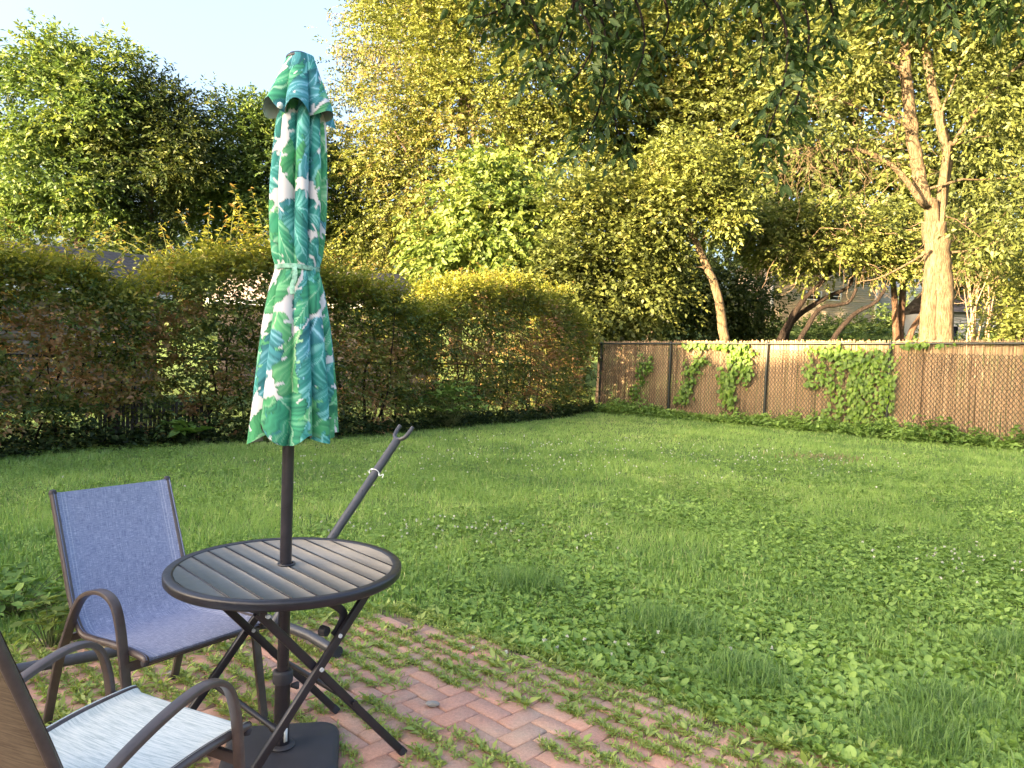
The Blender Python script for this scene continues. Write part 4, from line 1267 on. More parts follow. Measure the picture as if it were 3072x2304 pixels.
P_gold1 = [(-1.06, 34.0, 4.17), (-1.31, 34.0, 7.07), (-1.95, 34.0, 10.56), (-2.7, 34.0, 14.23), (-3.01, 34.0, 17.27), (-3.18, 34.0, 19.28)]
P_gold2 = [(-0.99, 34.3, 4.19), (-0.92, 34.3, 7.55), (-0.82, 34.3, 10.68), (-0.64, 34.3, 14.41), (-0.54, 34.3, 17.49), (-0.42, 34.3, 19.94)]
P_gold3 = [(-1.14, 33.7, 4.14), (-2.22, 33.7, 6.58), (-3.95, 33.7, 8.98), (-5.03, 33.7, 10.37), (-5.89, 33.7, 11.77)]
P_leftmaple = [(-17.48, 30.0, 4.0), (-17.51, 30.0, 6.21), (-17.68, 30.0, 8.03), (-18.26, 30.0, 10.0), (-18.46, 30.0, 11.8)]
P_leftmaple2 = [(-17.58, 30.3, 4.03), (-17.28, 30.3, 6.82), (-16.85, 30.3, 9.04), (-16.51, 30.3, 11.44)]
P_leftdark = [(-14.97, 31.0, 4.2), (-15.1, 31.0, 6.47), (-15.05, 31.0, 8.92), (-15.28, 31.0, 11.16)]
P_leftround = [(-11.67, 33.0, 4.52), (-11.62, 33.0, 6.94), (-11.76, 33.0, 8.95), (-11.91, 33.0, 10.94)]
P_lime = [(-0.86, 27.0, 2.96), (-0.9, 27.0, 4.29), (-1.04, 27.0, 5.94), (-1.0, 27.0, 7.25)]
P_corner = [(2.86, 24.2, 1.75), (2.82, 24.2, 2.8), (2.84, 24.2, 4.14), (3.0, 24.2, 5.62), (3.11, 24.2, 6.51)]
P_fill_a = [(6.9, 38.0, 3.36), (6.87, 38.0, 5.7), (6.71, 38.0, 10.33), (6.75, 38.0, 14.92), (6.6, 38.0, 18.33)]
P_fill_b = [(11.75, 36.0, 3.45), (11.64, 36.0, 7.86), (12.2, 36.0, 12.25), (12.2, 36.0, 16.58), (12.26, 36.0, 19.81)]
P_fill_c = [(20.62, 34.0, 3.69), (20.48, 34.0, 7.85), (20.23, 34.0, 11.97), (19.58, 34.0, 16.03)]
P_lean = [(6.64, 23.5, 1.74), (6.5, 23.5, 2.9), (6.24, 23.5, 3.9), (5.84, 23.5, 4.75), (5.41, 23.5, 5.59), (5.18, 23.5, 6.44), (5.12, 23.5, 7.3)]
P_tangle1 = [(9.2, 26.0, 2.07), (9.45, 26.0, 2.88), (9.89, 26.0, 3.7), (10.5, 26.0, 4.36), (10.95, 26.0, 4.93)]
P_tangle2 = [(9.47, 26.4, 2.08), (9.78, 26.4, 3.07), (10.69, 26.4, 3.83), (11.64, 26.4, 4.32), (11.85, 26.4, 4.85)]
P_tangle3 = [(9.66, 25.6, 2.08), (10.01, 25.6, 2.88), (10.45, 25.6, 3.53), (11.31, 25.6, 3.72), (11.6, 25.6, 4.2)]
P_tangle4 = [(10.71, 25.3, 2.2), (11.07, 25.3, 2.91), (11.58, 25.3, 3.44), (12.11, 25.3, 3.73), (12.47, 25.3, 4.28)]
P_pair1 = [(14.05, 27.5, 2.17), (13.97, 27.5, 3.18), (13.86, 27.5, 4.19), (13.67, 27.5, 5.54), (13.68, 27.5, 6.88)]
P_pair2 = [(14.28, 27.7, 2.18), (14.26, 27.7, 3.2), (14.27, 27.7, 4.22), (14.34, 27.7, 5.42), (14.47, 27.7, 6.77)]
P_pair3 = [(14.21, 27.2, 2.17), (14.42, 27.2, 2.94), (14.8, 27.2, 3.7), (15.09, 27.2, 4.38), (15.29, 27.2, 5.22)]
P_big = [(10.52, 18.2, -0.25), (10.37, 18.2, 2.22), (10.27, 18.2, 3.56), (10.16, 18.2, 4.45), (10.01, 18.2, 5.11)]
P_bigL = [(10.02, 18.2, 4.94), (9.78, 18.2, 5.66), (9.53, 18.2, 6.53), (9.31, 18.2, 7.62), (9.15, 18.2, 8.71), (9.0, 18.2, 9.69), (8.82, 18.2, 11.2)]
P_bigR = [(10.13, 18.3, 4.91), (10.24, 18.3, 5.58), (10.29, 18.3, 6.25), (10.31, 18.3, 6.81), (10.08, 18.3, 7.57), (9.84, 18.3, 8.33), (9.65, 18.3, 9.31), (9.56, 18.3, 10.84)]
P_bigR2 = [(10.19, 18.1, 6.31), (10.36, 18.1, 6.97), (10.64, 18.1, 7.51), (11.05, 18.1, 8.03), (11.56, 18.1, 8.65), (12.08, 18.1, 9.1)]
P_bb1 = [(9.56, 17.9, 5.48), (9.06, 17.9, 6.11), (8.49, 17.9, 6.53), (7.94, 17.9, 6.67), (7.28, 17.9, 6.64), (6.73, 17.9, 6.68), (6.2, 17.9, 6.44)]
P_bb2 = [(9.25, 18.0, 7.18), (8.82, 18.0, 7.49), (8.26, 18.0, 7.63), (7.37, 18.0, 7.87), (6.49, 18.0, 7.95)]
P_bb3 = [(9.09, 18.0, 8.47), (8.75, 18.0, 8.73), (8.31, 18.0, 8.82)]
P_bb4 = [(9.87, 18.0, 4.41), (9.34, 18.0, 4.06), (8.7, 18.0, 3.71), (8.15, 18.0, 3.58)]
P_bb5 = [(10.24, 18.1, 6.75), (10.14, 18.1, 7.07), (10.02, 18.1, 7.72), (10.25, 18.1, 8.39), (10.39, 18.1, 8.93)]
P_bb6 = [(10.43, 18.1, 4.39), (10.93, 18.1, 4.46), (11.58, 18.1, 4.71), (12.12, 18.1, 4.95)]
STR = [[(-0.55, 6.6, 4.88), (-0.3, 6.6, 4.65), (-0.02, 6.6, 4.46), (0.19, 6.6, 4.27)], [(-0.23, 6.4, 4.79), (0.02, 6.4, 4.45), (0.15, 6.4, 4.11), (0.08, 6.4, 3.92)], [(0.23, 6.2, 4.74), (0.43, 6.2, 4.41), (0.56, 6.2, 4.12), (0.42, 6.2, 3.82), (0.23, 6.2, 3.74)], [(0.44, 6.5, 4.86), (0.65, 6.5, 4.44), (0.71, 6.5, 4.06), (0.65, 6.5, 3.66), (0.5, 6.5, 3.34)], [(0.67, 6.8, 5.02), (0.81, 6.8, 4.54), (0.87, 6.8, 4.05), (0.84, 6.8, 3.68), (0.98, 6.8, 3.4)], [(0.73, 6.3, 4.81), (0.94, 6.3, 4.44), (0.99, 6.3, 4.1), (0.85, 6.3, 3.72)], [(1.11, 7.0, 5.18), (1.29, 7.0, 4.81), (1.3, 7.0, 4.56), (1.14, 7.0, 4.35)], [(1.45, 7.0, 5.19), (1.63, 7.0, 4.86), (1.73, 7.0, 4.66), (1.56, 7.0, 4.49)], [(1.86, 6.4, 4.9), (2.11, 6.4, 4.56), (2.21, 6.4, 4.26), (2.19, 6.4, 3.88), (2.09, 6.4, 3.53), (2.02, 6.4, 3.25)], [(2.16, 6.6, 5.01), (2.42, 6.6, 4.63), (2.46, 6.6, 4.24), (2.38, 6.6, 3.84), (2.24, 6.6, 3.51)], [(2.56, 6.8, 5.13), (2.7, 6.8, 4.81), (2.75, 6.8, 4.57), (2.64, 6.8, 4.32)], [(1.71, 6.7, 5.05), (1.97, 6.7, 4.74), (2.1, 6.7, 4.46), (2.08, 6.7, 4.18)], [(3.1, 7.2, 5.39), (3.29, 7.2, 5.1), (3.47, 7.2, 4.94), (3.61, 7.2, 4.81)], [(3.67, 7.4, 5.52), (3.92, 7.4, 5.22), (4.15, 7.4, 5.05), (4.38, 7.4, 4.97)], [(4.01, 7.2, 5.43), (4.29, 7.2, 5.09), (4.56, 7.2, 4.93), (4.79, 7.2, 4.81)], [(0.4, 6.3, 4.5), (0.33, 6.3, 4.27), (0.19, 6.3, 4.0), (-0.04, 6.3, 3.84)], [(0.05, 6.5, 4.81), (-0.1, 6.5, 4.57), (-0.29, 6.5, 4.45), (-0.49, 6.5, 4.4)]]
SPRUCE = [-3.26, 42.0, 3.42]
HEDGETOP = [(-6.8, 2.57), (-6.5, 2.48), (-5.82, 2.92), (-4.93, 3.27), (-3.62, 2.88), (-2.03, 2.69), (-0.14, 2.91), (1.07, 2.63), (2.27, 1.99)]
GAR = [[-13.03, 18.0, 3.98], [-10.51, 20.0, 3.9], [-10.13, 18.0, 3.03], [-11.67, 17.0, 3.29]]
SHED = [[-6.38, 25.0, 4.07], [-3.88, 25.0, 4.08], [-2.9, 24.0, 3.5], [-2.94, 23.0, 2.96]]
H1 = [[16.36, 48.0, 6.71], [16.5, 48.0, 3.97], [22.93, 48.0, 6.71], [23.06, 48.0, 4.35], [27.39, 50.0, 4.9], [18.97, 48.0, 5.98], [20.32, 48.0, 5.73]]
H2 = [[18.56, 32.0, 2.84], [18.61, 32.0, 3.73], [20.48, 32.0, 3.8], [20.54, 32.0, 2.91], [19.44, 32.0, 4.75]]
VINE = [(7.22, 16.9, 1.78, 0.47, 0.1, 0.31), (7.74, 16.9, 1.74, 0.58, 0.12, 0.4), (8.17, 16.9, 1.5, 0.31, 0.09, 0.42), (8.59, 16.9, 1.62, 0.19, 0.08, 0.47), (6.9, 16.9, 1.92, 0.31, 0.06, 0.19)]
VINE2 = [(7.58, 16.9, 0.95, 0.37, 0.07, 0.52), (8.0, 16.9, 0.86, 0.37, 0.07, 0.63), (8.3, 16.9, 1.08, 0.19, 0.06, 0.63), (7.17, 16.9, 0.73, 0.23, 0.05, 0.42), (7.81, 16.9, 0.44, 0.52, 0.06, 0.26)]
VINE3 = [(5.54, 19.0, 1.59, 0.29, 0.08, 0.47), (5.33, 19.0, 1.0, 0.24, 0.07, 0.47), (5.77, 19.0, 1.84, 0.24, 0.05, 0.24), (5.7, 19.0, 0.78, 0.16, 0.05, 0.35)]
VINE4 = [(4.74, 20.0, 1.06, 0.22, 0.07, 0.5), (4.97, 20.0, 1.56, 0.22, 0.05, 0.31), (4.59, 20.0, 1.8, 0.25, 0.04, 0.15)]
VINE5 = [(3.66, 21.3, 1.24, 0.24, 0.06, 0.53), (3.49, 21.3, 0.58, 0.24, 0.04, 0.26), (3.98, 21.3, 1.39, 0.16, 0.03, 0.26)]

tree('broad green tree filling the left edge behind the hedge and garage', 'tree', 'broadleaf_tree', [(P_leftmaple, .20, .05), (P_leftmaple2, .14, .04)], B_left_maple, 'lf_maple', 'bark_grey', 40000, .21, .44, cl=120, cr=.5, sl=.42, droop=.15, var0=.55)
tree('dark green tree standing between the two lighter trees at left', 'tree', 'broadleaf_tree', [(P_leftdark, .17, .05)], B_left_dark, 'lf_dark', 'bark_grey', 40000, .19, .40, cl=110, cr=.48, sl=.4, droop=.15, var0=.55)
tree('rounded yellow topped tree directly left of the umbrella top', 'tree', 'broadleaf_tree', [(P_leftround, .17, .05)], B_left_round, 'lf_maple', 'bark_dark', 40000, .20, .44, cl=120, cr=.5, sl=.4, droop=.15, var0=.5)
tree('deep green tree half hidden behind the umbrella canopy', 'tree', 'broadleaf_tree', [([(-9.1, 37, 0.2), (-9.0, 37, 5), (-8.95, 37, 9)], .16, .05)], B_mid_left, 'lf_dark', 'bark_dark', 13000, .22, .42, cl=50, cr=.5, sl=.4, var0=.55)
tree('tall golden leaved tree with several slim trunks right of the umbrella', 'tree', 'broadleaf_tree', [(P_gold1, .19, .05), (P_gold2, .17, .05), (P_gold3, .13, .04)], B_gold, 'lf_gold', 'bark_grey', 132000, .165, .52, cl=330, per=7, cr=.66, sl=.5, droop=.22, var0=.5)
tree('lime green broad leaved small tree in front of the golden tree', 'tree', 'broadleaf_tree', [(P_lime, .10, .03)], B_lime, 'lf_lime', 'bark_grey', 17000, .22, .55, cl=90, per=6, cr=.50, sl=.45, droop=.55, rounded=True, var0=.5, upb=.3)
tree('low layered maple spilling over the far corner of the fence', 'tree', 'broadleaf_tree', [(P_corner, .14, .04)], B_corner, 'lf_olive', 'bark_dark', 36000, .16, .72, cl=150, per=5, cr=.44, sl=.38, droop=.2, rounded=False, var0=.5, upb=1.3)
tree('tall olive green tree behind the hanging dark foliage at upper middle', 'tree', 'broadleaf_tree', [(P_fill_a, .22, .06)], B_fill_a, 'lf_gold', 'bark_grey', 56000, .27, .50, cl=190, cr=.75, sl=.45, var0=.42)
tree('tall olive green tree behind the bare twigs left of the thick trunk', 'tree', 'broadleaf_tree', [(P_fill_b, .22, .06)], B_fill_b, 'lf_olive', 'bark_grey', 62000, .27, .52, cl=230, cr=.75, sl=.45, var0=.44)
tree('olive green tree behind the thick forked trunk at the right edge', 'tree', 'broadleaf_tree', [(P_fill_c, .22, .06)], B_fill_c, 'lf_olive', 'bark_grey', 56000, .27, .52, cl=210, cr=.75, sl=.45, var0=.45)
tree('small leaning tree with a pale bare trunk behind the fence', 'tree', 'broadleaf_tree', [(P_lean, .19, .07)], B_lean, 'lf_gold', 'bark_big', 17000, .15, .5, cl=80, cr=.33, sl=.3, var0=.38)
tree('tangled tree of dark leaning trunks under golden leaves and bare twigs', 'tree', 'broadleaf_tree', [(P_tangle1, .17, .06), (P_tangle2, .15, .05), (P_tangle3, .12, .05), (P_tangle4, .12, .05)], B_tangle, 'lf_gold', 'bark_dark', 26000, .15, .5, cl=140, cr=.34, sl=.3, var0=.42)
tree('pair of slim rusty trunks beside the thick forked trunk', 'tree', 'broadleaf_tree', [(P_pair1, .14, .07), (P_pair2, .15, .08), (P_pair3, .13, .07)], [(13.8, 27.5, 6.9, .9, .8, .6), (14.6, 27.6, 6.5, .8, .8, .5)], 'lf_olive', 'bark_rust', 7000, .16, .5, cl=40, cr=.35, sl=.3)
big = tree('thick pale forked trunk standing behind the reed fence at right', 'tree', 'broadleaf_tree', [(P_big, .30, .27), (P_bigL, .22, .10), (P_bigR, .18, .08), (P_bigR2, .085, .035)], B_big, 'lf_olive', 'bark_big', 20000, .15, .45, cl=110, cr=.34, sl=.33, droop=.35, var0=.5, limbs=False)
mb = MB()
for pth, r0, r1 in ((P_bb1, .075, .02), (P_bb2, .05, .014), (P_bb3, .06, .02), (P_bb4, .035, .012), (P_bb5, .045, .015), (P_bb6, .035, .012)):
    s = smooth_path(pth, 26)
    mb.add(*tube(s, np.linspace(r0, r1, len(s)), 7))
trs = [trunk_path(P_bigL, .185, .075), trunk_path(P_bigR2, .07, .03), (smooth_path(P_bb1, 20), np.linspace(.07, .02, len(smooth_path(P_bb1, 20)))), (smooth_path(P_bb2, 20), np.linspace(.05, .015, len(smooth_path(P_bb2, 20))))]
trs = [(p[6:] if k < 1 else p, r[6:] if k < 1 else r) for k, (p, r) in enumerate(trs)]
g_ = grow(trs, list(blob_points(B_big, 70)), .008, .013)
attach(mb.build('limb', M['bark_big'], None, True), big)
tag(attach(g_.build('branches', M['bark_big'], None, True), big), kind='stuff')

def twigs(name, origins, n, ln, r, mat, root, down=0.7):
    mb = MB()
    for k in range(n):
        o = origins[rng.integers(len(origins))]+rng.normal(size=3)*np.array([.25, .25, .2])
        d = unit(rng.normal(size=3)*np.array([1, .7, .6])-np.array([0, 0, down]))
        p = [o]
        for q in range(5):
            d = unit(d+rng.normal(size=3)*.42-np.array([0, 0, .12*down]))
            p.append(p[-1]+d*ln*rng.uniform(.1, .26))
        mb.add(*tube(p, np.linspace(r, r*.45, 6), 3, cap=False))
    return tag(attach(mb.build(name, M[mat], None), root), kind='stuff')
s_ = smooth_path(P_bb1, 30)
twigs('twigs', s_[6:], 70, 1.3, .010, 'bark_big', big, .9)
twigs('twigs', smooth_path(P_bb2, 20), 30, 1.0, .009, 'bark_big', big, .6)
tangle = bpy.data.objects['broadleaf_tree.011'] if 'broadleaf_tree.011' in bpy.data.objects else big
twigs('twigs', blob_points(B_tangle, 120), 230, 1.6, .010, 'twig', tangle, .5)

tw = empty('shrub', (13.6, 22, float(ground_z(13.6, 22.0))), 0, 'twiggy half bare shrub right of the thick forked trunk', 'shrub')
s1_ = []
mb = MB()
for k in range(9):
    e = blob_points(B_twiggy, 9)[rng.integers(9)]
    b_ = np.array([13.6+rng.normal()*.2, 22+rng.normal()*.2, float(ground_z(13.6, 22.0))-.1])
    s = smooth_path([b_, b_+(e-b_)*.5+rng.normal(size=3)*.15, e], 10)
    mb.add(*tube(s, np.linspace(.04, .012, len(s)), 5))
attach(mb.build('stems', M['twig'], None, True), tw)
twigs('twigs', blob_points(B_twiggy, 80), 190, 1.4, .010, 'twig', tw, .35)
def loose_leaves(name, mat, blobs, nleaf, L, W, root, cl=60, cr=.25, per=5, sl=.28, droop=.25, var0=.5, rounded=False, inner=.3, upb=.6):
    T = blob_points(blobs, cl, inner)
    nsp = nleaf//per
    ids = rng.integers(0, len(T), nsp)
    cvv = rng.normal(size=len(T))*.15
    off = rng.normal(size=(nsp, 3))*cr
    P, D, N, LL, WW, v = sprigs(T[ids]+off, unit(off)+rng.normal(size=(nsp, 3))*.4+np.array([0, 0, .2]), per, sl, L, W, var0+cvv[ids], droop=droop, upb=upb)
    o = leaf_object(name, M[mat], P, D, N, LL, WW, v, None, rounded)
    return attach(o, root) if root is not None else o
loose_leaves('foliage', 'lf_gold', B_twiggy, 5000, .13, .5, tw, var0=.35)
def shrub(label, blobs, mat, nleaf, L, W, var0=.5, nst=7, **kw):
    c = np.array(blobs[0][:3])
    g = float(ground_z(c[0], c[1]))
    root = empty('shrub', (c[0], c[1], g), 0, label, 'shrub')
    mb = MB()
    T = blob_points(blobs, 24)
    for e in T[:nst*2]:
        b_ = np.array([e[0]*.3+c[0]*.7, e[1]*.3+c[1]*.7, float(ground_z(e[0]*.3+c[0]*.7, e[1]*.3+c[1]*.7))-.05])
        s = smooth_path([b_, b_+(e-b_)*.55+rng.normal(size=3)*.08, e], 8)
        mb.add(*tube(s, np.linspace(.022, .006, len(s)), 4))
    tag(attach(mb.build('stems', M['bark_dark'], None, True), root), kind='stuff')
    loose_leaves('foliage', mat, blobs, nleaf, L, W, root, var0=var0, **kw)
    return root
shrub('yellow green shrub at the right edge behind the reed fence', B_edge, 'lf_gold', 9000, .11, .5, .5)
shrub('dark green bushes in shade behind the far part of the fence', B_under[:3], 'lf_dark', 15000, .17, .55, .55, cl=90, cr=.4, sl=.35)
shrub('low dark bush left of the tan house behind the fence', [(9.9, 31, 2.9, .7, .7, .5), (6.96, 31.0, 5.0, 1.3, 1.2, 1.0)], 'lf_dark', 8000, .17, .55, .5, cl=60, cr=.33, sl=.3)
shrub('low green border plants along the foot of the tan house', B_houseshrub, 'lf_maple', 9000, .20, .4, .55, cl=80, cr=.35, sl=.35)
far_bank = empty('shrub', (11.5, 30, float(ground_z(11.5, 30.0))), 0, 'mounded green ground plants on the bank below the tan house', 'shrub')
bl = [(9.5+k*1.05, 29.5+(k % 3)*1.0, float(ground_z(9.5+k*1.05, 29.5+(k % 3)*1.0))+.25, .9, .8, .42) for k in range(12)]
loose_leaves('foliage', 'lf_maple', bl, 14000, .15, .5, far_bank, cl=120, cr=.25, var0=.5)

# ------------------------------------------------------------------ spruce behind the golden tree
sp = empty('spruce_tree', (SPRUCE[0], 42, float(ground_z(SPRUCE[0], 42.0))), 0, 'tall spruce with drooping branches reaching out behind the golden tree', 'tree')
tp_ = np.array([(SPRUCE[0], 42, z) for z in np.linspace(float(ground_z(SPRUCE[0], 42.0))-.1, 40, 14)])
V, P = tube(tp_, np.linspace(.38, .04, 14), 10)
attach(link_mesh('trunk', V, P, M['bark_grey'], None, True), sp)
mb = MB()
LP, LD, LL_, LV = [], [], [], []
for z in np.arange(6.5, 34, .46):
    lenz = 10.4*(1-(z-4)/40)**.6
    for k in range(6):
        az = rng.uniform(0, 2*np.pi)
        ln = lenz*rng.uniform(.75, 1.08)
        t = np.linspace(0, 1, 9)
        hor = np.array([math.cos(az), math.sin(az)])
        pz = z-ln*.42*t+ln*.20*t**2.2
        pts = np.c_[SPRUCE[0]+hor[0]*ln*t, 42+hor[1]*ln*t, pz]
        mb.add(*tube(pts, np.linspace(.05, .012, 9), 4, cap=False))
        if (abs(hor[0]) < .75) or z < (9 if hor[0] < 0 else 15):
            continue
        nt = int(ln*13)
        for q in rng.uniform(.25, 1, nt):
            b_ = np.array([np.interp(q, t, pts[:, a_]) for a_ in range(3)])
            hl = rng.uniform(.25, .85)*(1.1-.4*q)
            m = int(hl/.10)+2
            lat = rng.normal(size=3)*.05
            lat[:2] += np.array([-hor[1], hor[0]])*rng.normal()*.30
            for w in range(m):
                LP.append(b_+lat*(1 if w else .5)+np.array([0, 0, -.1*w])+rng.normal(size=3)*.02)
                LD.append(np.array([rng.normal()*.45, rng.normal()*.45, -1.0]))
                LV.append(.5+rng.normal()*.2)
        for q in np.linspace(.4, 1, int(ln*4)):
            b_ = np.array([np.interp(q, t, pts[:, a_]) for a_ in range(3)])
            LP.append(b_)
            LD.append(np.array([hor[0], hor[1], .1])+rng.normal(size=3)*.5)
            LV.append(.6+rng.normal()*.2)
attach(mb.build('branches', M['bark_grey'], None), sp)
LP, LD = np.array(LP), np.array(LD)
print('spruce sprays', len(LP))
attach(leaf_object('crown', M['lf_spruce'], LP, LD, rng.normal(size=LP.shape), rng.uniform(.16, .26, len(LP)), rng.uniform(.035, .06, len(LP)), np.array(LV)), sp)

# ------------------------------------------------------------------ far wood that closes the view
n = 18000
fx = rng.uniform(-85, 85, n)
fy = rng.uniform(66, 82, n)
top = 7.5+4.5*vnoise(fx, fy*0+1, 7, 12)+2.0*vnoise(fx, fy*0+5, 2.2, 13)
fz = ground_z(fx, fy)*.5+top*rng.random(n)**.8
fw = leaf_object('distant_wood', M['lf_dark'], np.c_[fx, fy, fz], rng.normal(size=(n, 3)), rng.normal(size=(n, 3))+np.array([0, -.4, .5]), rng.uniform(.7, 1.2, n), rng.uniform(.45, .75, n), .5+.2*rng.normal(size=n))
tag(fw, kind='stuff')

# ------------------------------------------------------------------ overhanging tree in the shade, near the viewer
ov = empty('overhanging_tree', (8.2, 6.2, -0.03), 0, 'dark shaded tree whose compound leaves hang from the top of the view', 'tree')
pt, rr = trunk_path([(8.2, 6.2, -0.1), (8.15, 6.3, 2.0), (7.9, 6.4, 4.2), (7.3, 6.6, 5.6)], .24, .15)
mb = MB()
mb.add(*tube(pt, rr, 14))
attach(mb.build('trunk', M['bark_grey'], None, True), ov)
hubs = [smooth_path([(7.3, 6.6, 5.6), (5.2, 6.7, 5.9), (3.0, 6.7, 5.75), (1.2, 6.5, 5.45), (-0.4, 6.5, 5.2)], 26), smooth_path([(7.3, 6.6, 5.6), (5.5, 7.2, 5.9), (4.0, 7.3, 5.75), (3.0, 7.2, 5.6)], 18)]
mb = MB()
for h, r0 in zip(hubs, (.13, .08)):
    mb.add(*tube(h, np.linspace(r0, .03, len(h)), 9))
HUB = np.concatenate(hubs)
OP, OD, ON, OL = [], [], [], []
def compound(b, d, ln, m):
    """one pinnate leaf: rachis from b along d with m leaflets"""
    d = unit(d)
    t = np.linspace(0.25, 1, m)
    side = unit(np.cross(d, np.array([0, 0, 1.0])+rng.normal(size=3)*.3))
    pts = [b+d*ln*q-np.array([0, 0, .35*ln*q*q]) for q in np.linspace(0, 1, 5)]
    mb.add(*tube(pts, [.0028, .0025, .0022, .0018, .0012], 3, cap=False))
    for k, q in enumerate(t):
        p = b+d*ln*q-np.array([0, 0, .35*ln*q*q])
        for s in ((-1, 1) if k < m-1 else (0,)):
            OP.append(p)
            OD.append(d*.55+side*s*.75+np.array([0, 0, -.45])+rng.normal(size=3)*.18)
            ON.append(np.array([0, 0, .8])+rng.normal(size=3)*.45)
            OL.append(rng.uniform(.078, .122)*(1.15 if s == 0 else 1))
for S_ in STR:
    a = np.array(S_[0])
    k = int(np.argmin(np.linalg.norm(HUB-a, axis=1)+np.where(HUB[:, 0] < a[0]-.1, .4, 0)))
    pts = smooth_path([HUB[k], (HUB[k]+a)/2+np.array([0, 0, .06])]+[tuple(q) for q in S_], 30)
    mb.add(*tube(pts, np.linspace(.020, .0045, len(pts)), 6, cap=False))
    L_ = np.r_[0, np.cumsum(np.linalg.norm(np.diff(pts, axis=0), axis=1))]
    for q in np.arange(.15, L_[-1], .047):
        b = np.array([np.interp(q, L_, pts[:, a_]) for a_ in range(3)])
        if b[2] > 5.6:
            continue
        compound(b, np.array([rng.normal()*.9, rng.normal()*.8, -.25+rng.normal()*.3]), rng.uniform(.18, .32), rng.integers(3, 5))
# upper canopy dark band along the top right
for k in range(120):
    x = rng.uniform(1.5, 5.6) if k % 3 else rng.uniform(-0.2, 5)
    y = rng.uniform(6.3, 7.9)
    z = 1.55+(1.45+.02*x)*(y/3.0)+rng.uniform(.0, .7)*1.0-(.18 if x > 3.2 else 0)
    b = np.array([x, y, z])
    kk = int(np.argmin(np.linalg.norm(HUB-b, axis=1)))
    mb.add(*tube([HUB[kk], (HUB[kk]+b)/2+np.array([0, 0, .05]), b], [.010, .007, .003], 4, cap=False))
    for q in range(3):
        compound(b+rng.normal(size=3)*.05, np.array([rng.normal()*.9, rng.normal()*.8, -.2+rng.normal()*.35]), rng.uniform(.18, .32), 4)
attach(mb.build('branches', M['bark_dark'], None, True), ov)
OP, OD, ON, OL = np.array(OP), np.array(OD), np.array(ON), np.array(OL)
dist = np.linalg.norm(OP-np.array([0, 0, CAM_H]), axis=1)
vis = (OP[:, 2]-CAM_H)/OP[:, 1] < .47
order = np.argsort(np.where(vis, dist, dist+50))
near, rest = order[:300], order[300:]
V, Q, kk = leaf_geo(np.zeros((1, 3)), np.array([[1.0, 0, 0]]), np.array([[0, 0, 1.0]]), np.array([1.0]), np.array([.42]), True)
lmesh = None
for q in near:
    d = OD[q]/np.linalg.norm(OD[q])
    s = np.cross(d, ON[q])
    s /= np.linalg.norm(s)
    n_ = np.cross(s, d)
    mw = Matrix(((d[0], -s[0], n_[0], OP[q][0]), (d[1], -s[1], n_[1], OP[q][1]), (d[2], -s[2], n_[2], OP[q][2]), (0, 0, 0, 1)))
    if lmesh is None:
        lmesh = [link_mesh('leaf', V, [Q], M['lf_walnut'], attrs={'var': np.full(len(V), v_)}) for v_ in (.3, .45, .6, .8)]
        o = lmesh[0]
        extra = lmesh[1:]
    elif extra:
        o = extra.pop()
    else:
        o = lmesh[rng.integers(4)].copy()
        col.objects.link(o)
    o.parent = ov
    o.matrix_parent_inverse = Matrix.Translation(-Vector(ov.location))
    l = float(OL[q])
    o.matrix_basis = mw @ Matrix.Diagonal((l, l, l, 1))
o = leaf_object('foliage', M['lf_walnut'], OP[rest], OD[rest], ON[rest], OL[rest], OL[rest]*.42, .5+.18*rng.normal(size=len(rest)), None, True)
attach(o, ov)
o['kind'] = 'stuff'

# ------------------------------------------------------------------ overgrown hedge along the left
HP = np.array([(-15.5, -3.0), (-9.6, 5.2), (-6.75, 9.6), (-5.6, 11.2), (-3.2, 13.3), (-1.0, 16.3), (.53, 18.5), (2.35, 22.35)])
HS = smooth_path(np.c_[HP, np.zeros(len(HP))], 140)[:, :2]
HL = np.r_[0, np.cumsum(np.linalg.norm(np.diff(HS, axis=0), axis=1))]
HT = np.gradient(HS, axis=0)
HT /= np.linalg.norm(HT, axis=1)[:, None]
def hpt(s):
    p = np.c_[np.interp(s, HL, HS[:, 0]), np.interp(s, HL, HS[:, 1])]
    t = np.c_[np.interp(s, HL, HT[:, 0]), np.interp(s, HL, HT[:, 1])]
    return p, t, np.c_[t[:, 1], -t[:, 0]]          # point, tangent, normal towards the lawn
hs_of_y = lambda y: np.interp(y, HS[:, 1], HL)
ht_x = [hs_of_y(v) for v in (-3, 9.7, 10.4, 11.6, 13, 14.2, 15.5, 17.5, 19.5, 21.5, 22.4)]
ht_z = [2.6, 2.60, 2.50, 2.70, 2.95, 2.75, 2.50, 3.00, 3.00, 2.45, 2.0]
htop = lambda s: np.interp(s, ht_x, ht_z)+.70*(vnoise(s, s*0, 1.15, 41)-.42)+.35*(vnoise(s, s*0+3, .38, 42)-.5)
hedge = empty('hedge', (-3.4, 13.2, -0.03), 0, 'tall overgrown mixed hedge along the left side of the lawn', 'hedge')
s_near, s_far = hs_of_y(4.0), HL[-1]
K = 32500
s = s_near+(s_far-s_near)*rng.random(K)
